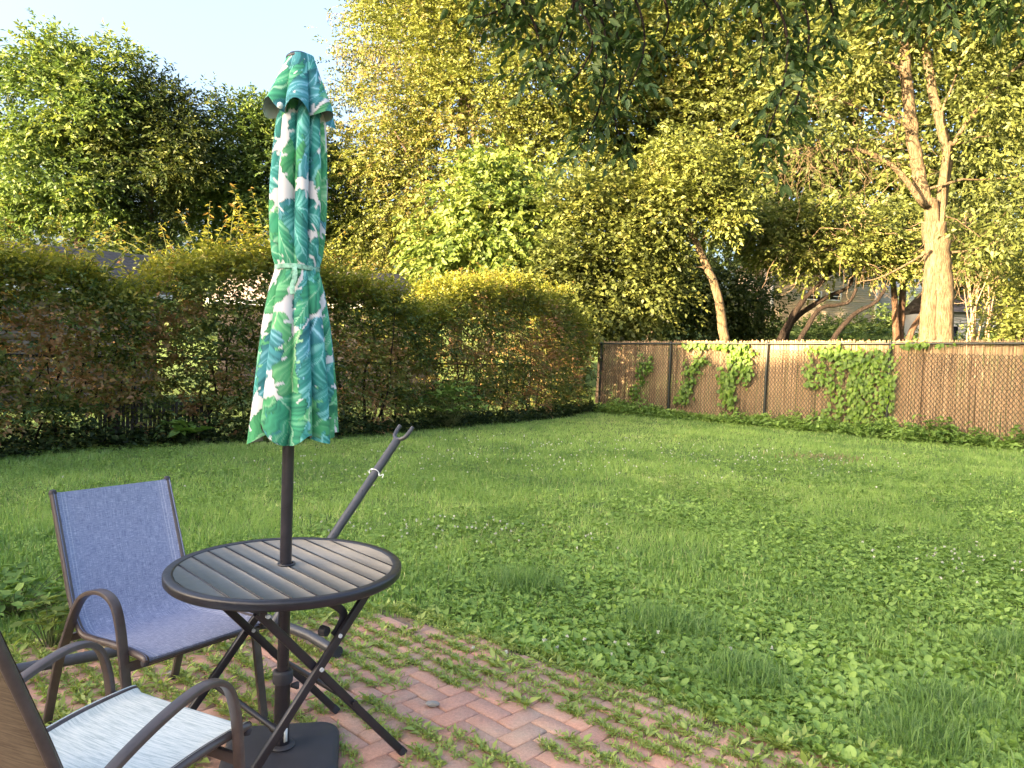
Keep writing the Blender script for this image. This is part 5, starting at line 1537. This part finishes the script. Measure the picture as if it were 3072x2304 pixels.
# a thinner out-of-frame stretch keeps the rest of the hedge
s[:2000] = rng.random(2000)*s_near
tp_h = htop(s)
z = .05+(tp_h-.05)*rng.random(K)**.85
bul = .75*(vnoise(s, z, .95, 51)-.5)+.30*(vnoise(s, z, .3, 52)-.5)
dep = bul+np.abs(rng.normal(size=K))*.28
topm = rng.random(K) < .30
z[topm] = tp_h[topm]-np.abs(rng.normal(size=topm.sum()))*.22+.08
dep[topm] = rng.uniform(-.1, 1.5, topm.sum())
back = rng.random(K) < .36
dep[back] = rng.uniform(.6, 1.5, back.sum())
gap = vnoise(s*1.0, z*1.3, .42, 61)
keep = ~((gap > .80) & (z < 1.5) & (rng.random(K) < .7)) & ~((z < .35) & (rng.random(K) < .4)) & ~((gap > .82) & (z < tp_h-.35) & (rng.random(K) < .4))
s, z, dep, topm, tp_h = s[keep], z[keep], dep[keep], topm[keep], tp_h[keep]
p, t, nr = hpt(s)
O = np.c_[p-nr*dep[:, None], z]
Dr = np.c_[nr, np.full(len(s), .25)]*.8+rng.normal(size=(len(s), 3))*.6
Dr[topm, 2] += .8
patch = vnoise(s, z, .55, 71)*.65+vnoise(s, z, .18, 72)*.35
var = .30+.15*rng.normal(size=len(s))+np.clip((patch-.47)*2.8, 0, .58)
top_band = topm | (z > tp_h-.30*rng.random(len(s)))  # young growth, its yellow also painting sunlight along the hedge top
P, D, N, LL, WW, v = sprigs(O[top_band], Dr[top_band], 6, rng.uniform(.16, .32, top_band.sum()), .085, .5, .25+.3*patch[top_band]+.12*rng.normal(size=top_band.sum()), spread=.8, droop=.15)
yf = leaf_object('sunlit_top_foliage', M['lf_shoot_lit_top'], P, D, N, LL, WW, v)
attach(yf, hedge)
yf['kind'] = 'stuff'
O, Dr, var, s = O[~top_band], Dr[~top_band], var[~top_band], s[~top_band]
P, D, N, LL, WW, v = sprigs(O, Dr, 6, rng.uniform(.14, .30, len(s)), .088, .5, var, spread=.8, droop=.25)
fol = leaf_object('foliage', M['lf_hedge'], P, D, N, LL, WW, v)
attach(fol, hedge)
fol['kind'] = 'stuff'
# pinnate fronds standing proud of the face
K = 420
s = s_near+(s_far-s_near)*rng.random(K)
z = rng.uniform(.3, 2.6, K)
p, t, nr = hpt(s)
O = np.c_[p+nr*rng.uniform(.0, .22, K)[:, None], np.minimum(z, htop(s))]
Dr = np.c_[nr*.6+t*rng.normal(size=K)[:, None]*.9, rng.normal(size=K)*.25]
P, D, N, LL, WW, v = sprigs(O, Dr, 15, rng.uniform(.35, .6, K), .085, .32, .36+.1*rng.normal(size=K), spread=.95, droop=.3, upb=1.2)
fr = leaf_object('fronds', M['lf_maple'], P, D, N, LL, WW, v-.1)
attach(fr, hedge)
fr['kind'] = 'stuff'
# young shoots arching out of the top
mb = MB()
SO, SDv = [], []
for k in range(340):
    sy = rng.uniform(9.3, 21.5) if k % 3 else rng.uniform(9.6, 14)
    q = hs_of_y(sy)
    pp, tt, nn_ = hpt(np.array([q]))
    b_ = np.array([*(pp[0]-nn_[0]*rng.uniform(0, 1.1)), float(htop(np.array([q]))[0])-.2])
    ln = rng.uniform(.35, .85)+(.75*rng.random() if sy < 14 and rng.random() < .5 else 0)
    d = unit(np.array([rng.normal()*.35, rng.normal()*.35, 1.0]))
    pts = [b_+d*ln*u+np.array([d[0], d[1], -.12])*ln*u*u*.8 for u in np.linspace(0, 1, 7)]
    mb.add(*tube(pts, np.linspace(.008, .003, 7), 4, cap=False))
    for u in np.linspace(.15, 1, int(ln/.05)):
        SO.append(b_+d*ln*u+np.array([d[0], d[1], -.12])*ln*u*u*.8)
        SDv.append(u)
SO, SDv = np.array(SO), np.array(SDv)
az = rng.uniform(0, 2*np.pi, len(SO))
sh = leaf_object('shoot_leaves', M['lf_shoot_lit_top'], SO, np.c_[np.cos(az), np.sin(az), -.1+.3*rng.normal(size=len(SO))], np.array([0, 0, 1.0])+rng.normal(size=SO.shape)*.4, rng.uniform(.10, .19, len(SO))*(1.15-.6*SDv), rng.uniform(.045, .075, len(SO))*(1.1-.5*SDv), .25+.55*SDv**2+.15*rng.normal(size=len(SO)), None, True)
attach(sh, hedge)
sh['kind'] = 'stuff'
tg = attach(mb.build('shoots', M['stem']), hedge)
tg['kind'] = 'stuff'
# woody stems inside
mb = MB()
for k in range(70):
    q = s_near+(s_far-s_near)*rng.random()
    pp, tt, nn_ = hpt(np.array([q]))
    b_ = np.array([*(pp[0]-nn_[0]*rng.uniform(.15, .9)), -.06])
    h = float(htop(np.array([q]))[0])*rng.uniform(.6, .95)
    pts = [b_]
    for u in range(5):
        pts.append(pts[-1]+np.array([rng.normal()*.10, rng.normal()*.10, h/5]))
    mb.add(*tube(smooth_path(pts, 12), np.linspace(rng.uniform(.014, .04), .007, len(smooth_path(pts, 12))), 5, cap=False))
tg = attach(mb.build('stems', M['bark_dark'], None, True), hedge)
tg['kind'] = 'stuff'

# chain-link fence swallowed by the hedge
cf = empty('fence', (-3.6, 13.5, -0.03), 0, 'old chain link fence with a few dark pickets swallowed by the left hedge', 'fence')
f0 = s_near+1
mb = MB()
for q in np.arange(f0, s_far-.2, 2.6):
    pp, tt, nn_ = hpt(np.array([q]))
    c = pp[0]-nn_[0]*.55
    V, P = tube([(*c, -.2), (*c, 1.32)], .028, 10)
    attach(link_mesh('post', V, P, M['fence_metal'], None, True, sharp=40), cf)
sq = np.linspace(f0, s_far-.2, 40)
pp, tt, nn_ = hpt(sq)
cc = pp-nn_*.55
V, P = tube(np.c_[cc, np.full(len(cc), 1.3)], .02, 8)
attach(link_mesh('top_rail', V, P, M['fence_metal'], None, True), cf)
for sgn in (1, -1):
    for q0 in np.arange(f0-1, s_far, .075):
        pts = []
        for z_ in np.linspace(0, 1.28, 6):
            q = q0+sgn*(z_-.65)*.8
            if f0 <= q <= s_far-.2:
                p1, t1, n1 = hpt(np.array([q]))
                pts.append((*(p1[0]-n1[0]*(.55+.002*sgn)), z_))
        if len(pts) > 1:
            mb.add(*tube(pts, .0028, 3, cap=False))
tag(attach(mb.build('chain_link_mesh', M['fence_metal']), cf), kind='stuff')
for k in range(26):
    q = hs_of_y(10.9)+k*.062
    p1, t1, n1 = hpt(np.array([q]))
    rz = math.atan2(t1[0][1], t1[0][0])
    V, P = box((*(p1[0]-n1[0]*.30), .28+rng.normal()*.02), (.048, .016, .66), rz)
    attach(link_mesh('picket', V, P, M['picket']), cf)

# ivy and dark ground plants along the foot of the hedge
K = 5200
s = s_near+(s_far-s_near)*rng.random(K)
p, t, nr = hpt(s)
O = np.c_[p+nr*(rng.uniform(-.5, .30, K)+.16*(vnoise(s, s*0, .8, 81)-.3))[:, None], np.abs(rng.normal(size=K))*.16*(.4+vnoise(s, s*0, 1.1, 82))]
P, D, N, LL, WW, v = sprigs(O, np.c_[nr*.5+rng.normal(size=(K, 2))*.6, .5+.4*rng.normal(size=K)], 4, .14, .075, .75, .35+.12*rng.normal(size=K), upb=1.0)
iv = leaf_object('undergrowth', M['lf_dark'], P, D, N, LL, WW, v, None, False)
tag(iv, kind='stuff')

# ------------------------------------------------------------------ vines and weeds on the reed fence
def vine(label, spots, n, L, var0):
    """spots: (s, z, rs, rz, n share)"""
    c = spots[0]
    root = empty('vine', fpt(c[0], -.03, .1), 0, label, 'vine')
    w = np.array([q[2]*q[3] for q in spots])
    P_, D_, N_, L_, v_ = [], [], [], [], []
    mb = MB()
    for q, cnt in zip(spots, np.maximum(8, (n*w/w.sum()).astype(int))):
        a = rng.normal(size=(cnt, 2))*.55
        ss, zz = q[0]+a[:, 0]*q[2], q[1]+a[:, 1]*q[3]
        zz = np.minimum(zz, ftop(ss)+.10+np.abs(rng.normal(size=cnt))*.05)
        of = np.where(zz > ftop(ss)-.02, rng.uniform(-.12, .2, cnt), .05+np.abs(rng.normal(size=cnt))*.055)
        for s1, z1, o1 in zip(ss, np.maximum(zz, .02), of):
            P_.append(fpt(s1, z1, o1))
        D_.append(np.c_[np.outer(rng.normal(size=cnt)*.55, FD)+FN*.25, -.85+.3*rng.normal(size=cnt)])
        N_.append(np.c_[np.tile(FN, (cnt, 1)), np.full(cnt, .55)]+rng.normal(size=(cnt, 3))*.38)
        L_.append(rng.uniform(.65, 1.25, cnt)*L)
        v_.append(var0+rng.normal(size=cnt)*.17)
        for k in range(max(2, cnt//50)):
            x0 = q[0]+rng.normal()*q[2]*.5
            pts = smooth_path([fpt(x0+rng.normal()*.06, zz_, .05+rng.uniform(0, .03)) for zz_ in np.linspace(max(0, q[1]-q[3]*1.1), min(q[1]+q[3]*1.1, 2.1), 5)], 14)
            mb.add(*tube(pts, .005, 4, cap=False))
    P_, D_, N_, L_, v_ = np.array(P_), np.concatenate(D_), np.concatenate(N_), np.concatenate(L_), np.concatenate(v_)
    o = attach(leaf_object('leaves', M['lf_vine'], P_, D_, N_, L_, L_*.82, v_, None, True, fold=.1), root)
    o['kind'] = 'stuff'
    attach(mb.build('stems', M['stem']), root)
    return root
_vs = [(6.75, 1.98, .50, .09), (6.5, 1.88, .20, .13), (7.0, 1.80, .32, .20), (7.45, 1.76, .34, .24), (7.85, 1.78, .22, .20), (8.6, 2.12, .60, .06)]
for q_ in (6.5, 6.72, 6.95, 7.12, 7.26, 7.42, 7.55, 7.68, 7.84, 7.95, 8.1, 6.2):
    l_ = rng.uniform(.25, .95) if q_ not in (6.95, 7.26, 7.42, 7.84) else rng.uniform(.9, 1.1)
    _vs.append((q_+rng.normal()*.02, 1.75-l_*.85, rng.uniform(.06, .12), l_*.8))
_vs += [(7.35, .4, .28, .26), (6.6, .3, .16, .2)]
vine('thick bright green vine draped over the fence top at a post', _vs, 1300, .105, .45)
vine('narrow vine climbing the fence in the second bay from the corner', [(4.25, 1.55, .20, .42), (4.05, 1.0, .20, .40), (4.45, 1.9, .24, .15), (4.2, .7, .12, .35), (3.9, 2.0, .5, .07), (3.1, 2.0, .45, .07), (4.6, 1.4, .1, .4)], 620, .11, .38)
vine('thin vine strands on the reed fence near its second post', [(2.95, 1.05, .16, .40), (3.15, 1.45, .14, .26), (2.8, .6, .2, .25), (3.35, 1.6, .2, .1)], 260, .10, .32)
vine('faint creeper on the darker reed bay nearest the hedge', [(1.45, 1.2, .16, .42), (1.25, .6, .18, .22), (1.7, 1.4, .12, .25)], 190, .09, .25)
# weeds along the fence foot
K = 3400
s = rng.uniform(0.2, 13.2, K)
den = vnoise(s, s*0, .9, 91)
of = .10+np.abs(rng.normal(size=K))*.30*(.35+den)+.25*(s/13)*0
zz = np.abs(rng.normal(size=K))*.17*np.clip(den*1.5-.15, .15, 1.2)
O = np.array([fpt(a_, b_, c_) for a_, b_, c_ in zip(s, zz, of)])
P, D, N, LL, WW, v = sprigs(O, np.c_[rng.normal(size=(K, 2))*.7+FN*.3, .4+.4*rng.normal(size=K)], 5, .16, .085, .6, .40+.25*(vnoise(s, s*0, .4, 92)-.5)+.08*rng.normal(size=K), upb=1.0)
fwd_ = leaf_object('weeds', M['lf_weed'], P, D, N, LL, WW, v, None, False)
tag(fwd_, kind='stuff')

# ------------------------------------------------------------------ lawn
def in_view(x, y, m=.6):
    return np.abs(x) < .715*y+m
def blades(X, Y, h, w, var, lean=.45, z0=-.03):
    n = len(X)
    az = rng.uniform(0, 2*np.pi, n)
    ln = np.abs(rng.normal(size=n))*lean
    d = np.c_[np.cos(az), np.sin(az), np.zeros(n)]
    sd_ = np.c_[-np.sin(az+rng.normal(size=n)*.6), np.cos(az+rng.normal(size=n)*.6), np.zeros(n)]
    b = np.c_[X, Y, np.full(n, z0)]
    m = b+d*(h*ln*.35)[:, None]+np.array([0, 0, 1])*(h*.58)[:, None]
    tpp = b+d*(h*ln)[:, None]+np.array([0, 0, 1])*(h*(1-.25*ln))[:, None]
    w = w[:, None]
    V = np.stack([b-sd_*w*.5, b+sd_*w*.5, m+sd_*w*.42, m-sd_*w*.42, tpp], 1).reshape(-1, 3)
    k = np.arange(n)[:, None]*5
    return V, [k+np.array([[0, 1, 2, 3]]), k+np.array([[3, 2, 4]])], np.repeat(np.clip(var, 0, 1), 5)
def lawn_ok(x, y):
    pin = patio_in(x, y)+.22*(vnoise(x, y, .35, 101)-.5)+.10*(vnoise(x, y, .11, 102)-.5)
    ok = pin < .04
    dfence = (x-2.66)*FN[0]+(y-22.4)*FN[1]
    hx = np.interp(y, HS[:, 1], HS[:, 0])
    return ok & (dfence > -.02) & (x > hx-.35)
n = 1500000
u = rng.random(n)
p_ = 0.4
y = (2.35**p_+(24.0**p_-2.35**p_)*u)**(1/p_)
x = rng.uniform(-1, 1, n)*(.715*y+.5)
sel = lawn_ok(x, y)
x, y = x[sel], y[sel]
tuft = vnoise(x, y, .55, 111)*.6+vnoise(x, y, .17, 112)*.4
broad = np.clip((vnoise(x, y, 1.3, 113)*.7+vnoise(x, y, .4, 114)*.3-.40)*3.5+np.where((x > -.3) & (y < 7.5), .30, -.25), 0, 1)
keepp = rng.random(len(x)) < (.31*(1-.40*broad))*np.clip(.55+tuft, .5, 1.2)
x, y, tuft, broad = x[keepp][:236000], y[keepp][:236000], tuft[keepp][:236000], broad[keepp][:236000]
h = (.036+.055*tuft*(1-.3*broad))*rng.uniform(.6, 1.25, len(x))*np.clip(1.1-.012*y, .8, 1.1)
w = .0032+.00075*y
var = .24+.55*(vnoise(x, y, 2.4, 115)-.5)+.40*(vnoise(x, y, .5, 116))+.11*rng.normal(size=len(x))
var = np.where(rng.random(len(x)) < .035, .97, var)
nr_ = y < 6.0
V, P, va = blades(x[nr_], y[nr_], h[nr_], w[nr_], var[nr_])
fr_ = ~nr_
az = rng.uniform(0, 2*np.pi, fr_.sum())
b = np.c_[x[fr_], y[fr_], np.full(fr_.sum(), -.03)]
sd_ = np.c_[np.cos(az), np.sin(az), 0*az]*(w[fr_]*.5)[:, None]
tp2 = b+np.c_[rng.normal(size=(fr_.sum(), 2))*.35*h[fr_][:, None], h[fr_]]
V2 = np.stack([b-sd_, b+sd_, tp2], 1).reshape(-1, 3)
P.append(len(V)+np.arange(len(V2)).reshape(-1, 3))
gr = link_mesh('grass', np.concatenate([V, V2]), P, M['grass'], attrs={'var': np.concatenate([va, np.repeat(np.clip(var[fr_], 0, 1), 3)])})
tag(gr, kind='stuff')
print('grass', len(x))

# broad-leaved plantain and clover in the lawn
def rosettes(cx, cy, nl, L, W, var, up=.45, z0=-.028):
    m = len(cx)
    k = np.repeat(np.arange(m), nl)
    az = rng.uniform(0, 2*np.pi, m)[k]+np.tile(np.arange(nl), m)*(2.4)+rng.normal(size=m*nl)*.3
    el = np.clip(up+rng.normal(size=m*nl)*.28, .02, 1.3)
    D = np.c_[np.cos(az)*np.cos(el), np.sin(az)*np.cos(el), np.sin(el)]
    P = np.c_[cx[k], cy[k], np.full(m*nl, z0)]+np.c_[np.cos(az), np.sin(az), np.zeros(m*nl)]*(L[k]*.22)[:, None]
    P[:, 2] += np.sin(el)*L[k]*.35
    N = np.array([0, 0, 1.0])+rng.normal(size=(m*nl, 3))*.3
    ll = L[k]*rng.uniform(.6, 1.15, m*nl)
    return P, D, N, ll, ll*W*rng.uniform(.85, 1.15, m*nl), var[k]+rng.normal(size=m*nl)*.10
n = 110000
y = (2.35**.25+(17.0**.25-2.35**.25)*rng.random(n))**4
x = rng.uniform(-1, 1, n)*(.715*y+.4)
bn = vnoise(x, y, 1.3, 113)*.7+vnoise(x, y, .4, 114)*.3
zone = np.clip((bn-.40)*3.5+np.where((x > -.3) & (y < 7.5), .30, -.25), 0, 1)
sel = lawn_ok(x, y) & (rng.random(n) < zone*.62*np.clip(1.2-y/13, .15, 1)*np.where(x > .25*y-.9, 1.0, .55))
x, y = x[sel], y[sel]
Lr = rng.uniform(.028, .058, len(x))*np.clip(1.0-.02*(y-4), .7, 1.0)*1.0
P, D, N, LL, WW, v = rosettes(x, y, 6, Lr, .68, .30+.5*vnoise(x, y, .8, 121)+.06*rng.normal(size=len(x)), up=.40)
P[:, 2] += .022
nr_ = P[:, 1] < 4.4
for q_, sh_ in ((nr_, 2), (~nr_, False)):
    tag(leaf_object('broadleaf_weeds', M['lf_weed'], P[q_], D[q_], N[q_], LL[q_], WW[q_], v[q_], None, sh_, fold=.1, curl=.22), kind='stuff')
print('rosettes', len(x))
# clover: small round leaflets in patches, everywhere a little
n = 50000
y = (2.4**.2+(13.0**.2-2.4**.2)*rng.random(n))**5
x = rng.uniform(-1, 1, n)*(.715*y+.4)
cz = vnoise(x, y, .9, 131)*.65+vnoise(x, y, .3, 132)*.35
sel = lawn_ok(x, y) & (rng.random(n) < np.clip((cz-.42)*3, .04, .8))
x, y = x[sel], y[sel]
k3 = np.repeat(np.arange(len(x)), 3)
az = rng.uniform(0, 6.28, len(x))[k3]+np.tile([0, 2.09, 4.19], len(x))
hh = rng.uniform(.0, .045, len(x))[k3]
sz = (.012+.0012*y)[k3]*rng.uniform(.8, 1.3, len(k3))
cl_ = leaf_object('clover', M['lf_weed'], np.c_[x[k3], y[k3], hh], np.c_[np.cos(az), np.sin(az), rng.normal(size=len(k3))*.25], np.array([0, 0, 1.0])+rng.normal(size=(len(k3), 3))*.25, sz, sz*.95, (.25+.35*vnoise(x, y, .6, 133)+.08*rng.normal(size=len(x)))[k3])
tag(cl_, kind='stuff')
# white clover heads
hx, hy = [], []
for (cx, cy, rx_, ry_, m) in ((-.35, 6.3, 1.3, .5, 70), (3.9, 6.0, 1.0, .5, 45), (.6, 3.9, .7, .3, 14), (1.2, 11.5, 3.5, 2.5, 160), (4.5, 12, 2.5, 2.0, 70), (-2, 9, 2, 1.5, 40)):
    hx.append(cx+rng.normal(size=m)*rx_*.5)
    hy.append(cy+rng.normal(size=m)*ry_*.5)
hx, hy = np.concatenate(hx), np.concatenate(hy)
k = np.repeat(np.arange(len(hx)), 10)
D = unit(rng.normal(size=(len(k), 3))+np.array([0, 0, .5]))
ch = leaf_object('clover_flowers', M['clover_flower'], np.c_[hx[k], hy[k], (.05+.04*rng.random(len(hx)))[k]], D, rng.normal(size=D.shape), .010+.0005*hy[k], .007+.0004*hy[k], rng.random(len(k)))
tag(ch, kind='stuff')

# ------------------------------------------------------------------ weeds growing in the patio joints
n = 120000
ca, cb = rng.uniform(-4, 4, n), rng.uniform(-4, 4, n)
along = rng.random(n) < .80
jit = rng.normal(size=n)*.011
a_ = np.where(along, np.round(ca*10)/10+jit, ca)
b_ = np.where(along, cb, np.round(cb*10)/10+jit)
xy = ea[None]*a_[:, None]+eb[None]*b_[:, None]+np.array([.06, 2.9])
x, y = xy[:, 0], xy[:, 1]
pin = patio_in(x, y)
dens = vnoise(a_, b_, .16, 141)*.40+vnoise(a_*2.2, b_*.6, .30, 142)*.60
thr = np.clip(.525-.30*np.exp(-np.clip(pin, 0, 9)/.50)-.05*(x < -.2), .26, .7)
sel = (pin > -.1) & (y > 2.2) & in_view(x, y, .3) & (dens > thr) & (rng.random(n) < .8) & (np.hypot(x-UC[0], y-UC[1]) > .21)
x, y, a_, b_, pin = x[sel], y[sel], a_[sel], b_[sel], pin[sel]
print('patio weeds', len(x))
big_ = rng.random(len(x)) < .05
Lr = np.where(big_, rng.uniform(.04, .07, len(x)), rng.uniform(.014, .032, len(x)))
P, D, N, LL, WW, v = rosettes(x, y, 6, Lr, .36, .42+.35*vnoise(x, y, .25, 143)+.08*rng.normal(size=len(x)), up=.5, z0=.001)
tag(leaf_object('patio_weeds', M['lf_patio'], P, D, N, LL, WW, v, None, False, fold=.12, curl=.2), kind='stuff')
m = len(x)
k = np.repeat(np.arange(m), 2)
X, Y = x[k]+rng.normal(size=len(k))*.014, y[k]+rng.normal(size=len(k))*.014
V, P, va = blades(X, Y, rng.uniform(.012, .04, len(k)), np.full(len(k), .0038), .55+.2*rng.normal(size=len(k)), .9, 0.0)
tag(link_mesh('patio_grass', V, P, M['lf_patio'], attrs={'var': va}), kind='stuff')

# individual weeds one can pick out
def weed_plant(label, x, y, h, n, L, mat, var0=.55, name='weed_plant', spread=.16, wr=.6):
    root = empty(name, (x, y, -.02), 0, label, 'weed')
    mb = MB()
    P_, D_, N_, L_ = [], [], [], []
    for k in range(n):
        az = rng.uniform(0, 6.28)
        e = np.array([x+math.cos(az)*spread*rng.random(), y+math.sin(az)*spread*rng.random(), h*rng.uniform(.4, 1)])
        b_ = np.array([x+math.cos(az)*.02, y+math.sin(az)*.02, -.02])
        mb.add(*tube([b_, (b_+e)/2+np.array([0, 0, h*.08]), e], [.004, .003, .002], 4, cap=False))
        for q in range(4):
            P_.append(e)
            a2 = az+q*1.57+rng.normal()*.4
            D_.append((math.cos(a2), math.sin(a2), .05+rng.normal()*.3))
            N_.append((rng.normal()*.3, rng.normal()*.3, 1))
            L_.append(L*rng.uniform(.6, 1.2))
    attach(mb.build('stems', M['stem']), root)
    L_ = np.array(L_)
    o = attach(leaf_object('leaves', M[mat], np.array(P_), np.array(D_), np.array(N_), L_, L_*wr, var0+.13*rng.normal(size=len(L_)), None, True), root)
    return root
weed_plant('bright yellow green leafy weed at the patio edge behind the blue chair', -2.28, 3.72, .26, 26, .065, 'lf_lime', .62)
weed_plant('dark leafy clump at the left patio edge behind the bright weed', -2.75, 4.15, .20, 90, .065, 'lf_weed', .12, spread=.5)
weed_plant('broad leaved plant at the foot of the hedge left of the umbrella', -5.0, 11.45, .34, 9, .26, 'lf_weed', .30, spread=.3)
weed_plant('ferny green bush low against the hedge right of the umbrella', -1.25, 15.4, .95, 70, .17, 'lf_weed', .16, spread=.8, wr=.4)
weed_plant('leafy weed standing against the reed fence beyond the last post', 9.25, 16.1, .55, 26, .13, 'lf_weed', .25, spread=.3)
weed_plant('leafy weed at the right edge under the reed fence', 10.3, 15.0, .5, 24, .13, 'lf_weed', .2, spread=.3)
# dry straw patch on the lawn
n = 130
sx_, sy_ = 5.3+rng.normal(size=n)*.5, 12.6+rng.normal(size=n)*.22
V, P, va = blades(sx_, sy_, rng.uniform(.05, .12, n), np.full(n, .012), rng.random(n), 1.6, -.01)
tag(link_mesh('dry_grass', V, P, M['dry'], attrs={'var': va}), kind='stuff')
# long tufts standing out of the weeds in the right foreground
n = 9000
cx = np.array([1.75, 2.05, .95, 2.5, 1.2, 2.9, .1])
cy = np.array([3.05, 3.35, 4.3, 3.1, 3.6, 4.1, 5.0])
k = rng.integers(0, len(cx), n)
X, Y = cx[k]+rng.normal(size=n)*.13, cy[k]+rng.normal(size=n)*.11
V, P, va = blades(X, Y, rng.uniform(.07, .17, n), np.full(n, .0042), .16+.12*rng.normal(size=n), .8)
tag(link_mesh('long_grass', V, P, M['grass'], attrs={'var': va}), kind='stuff')
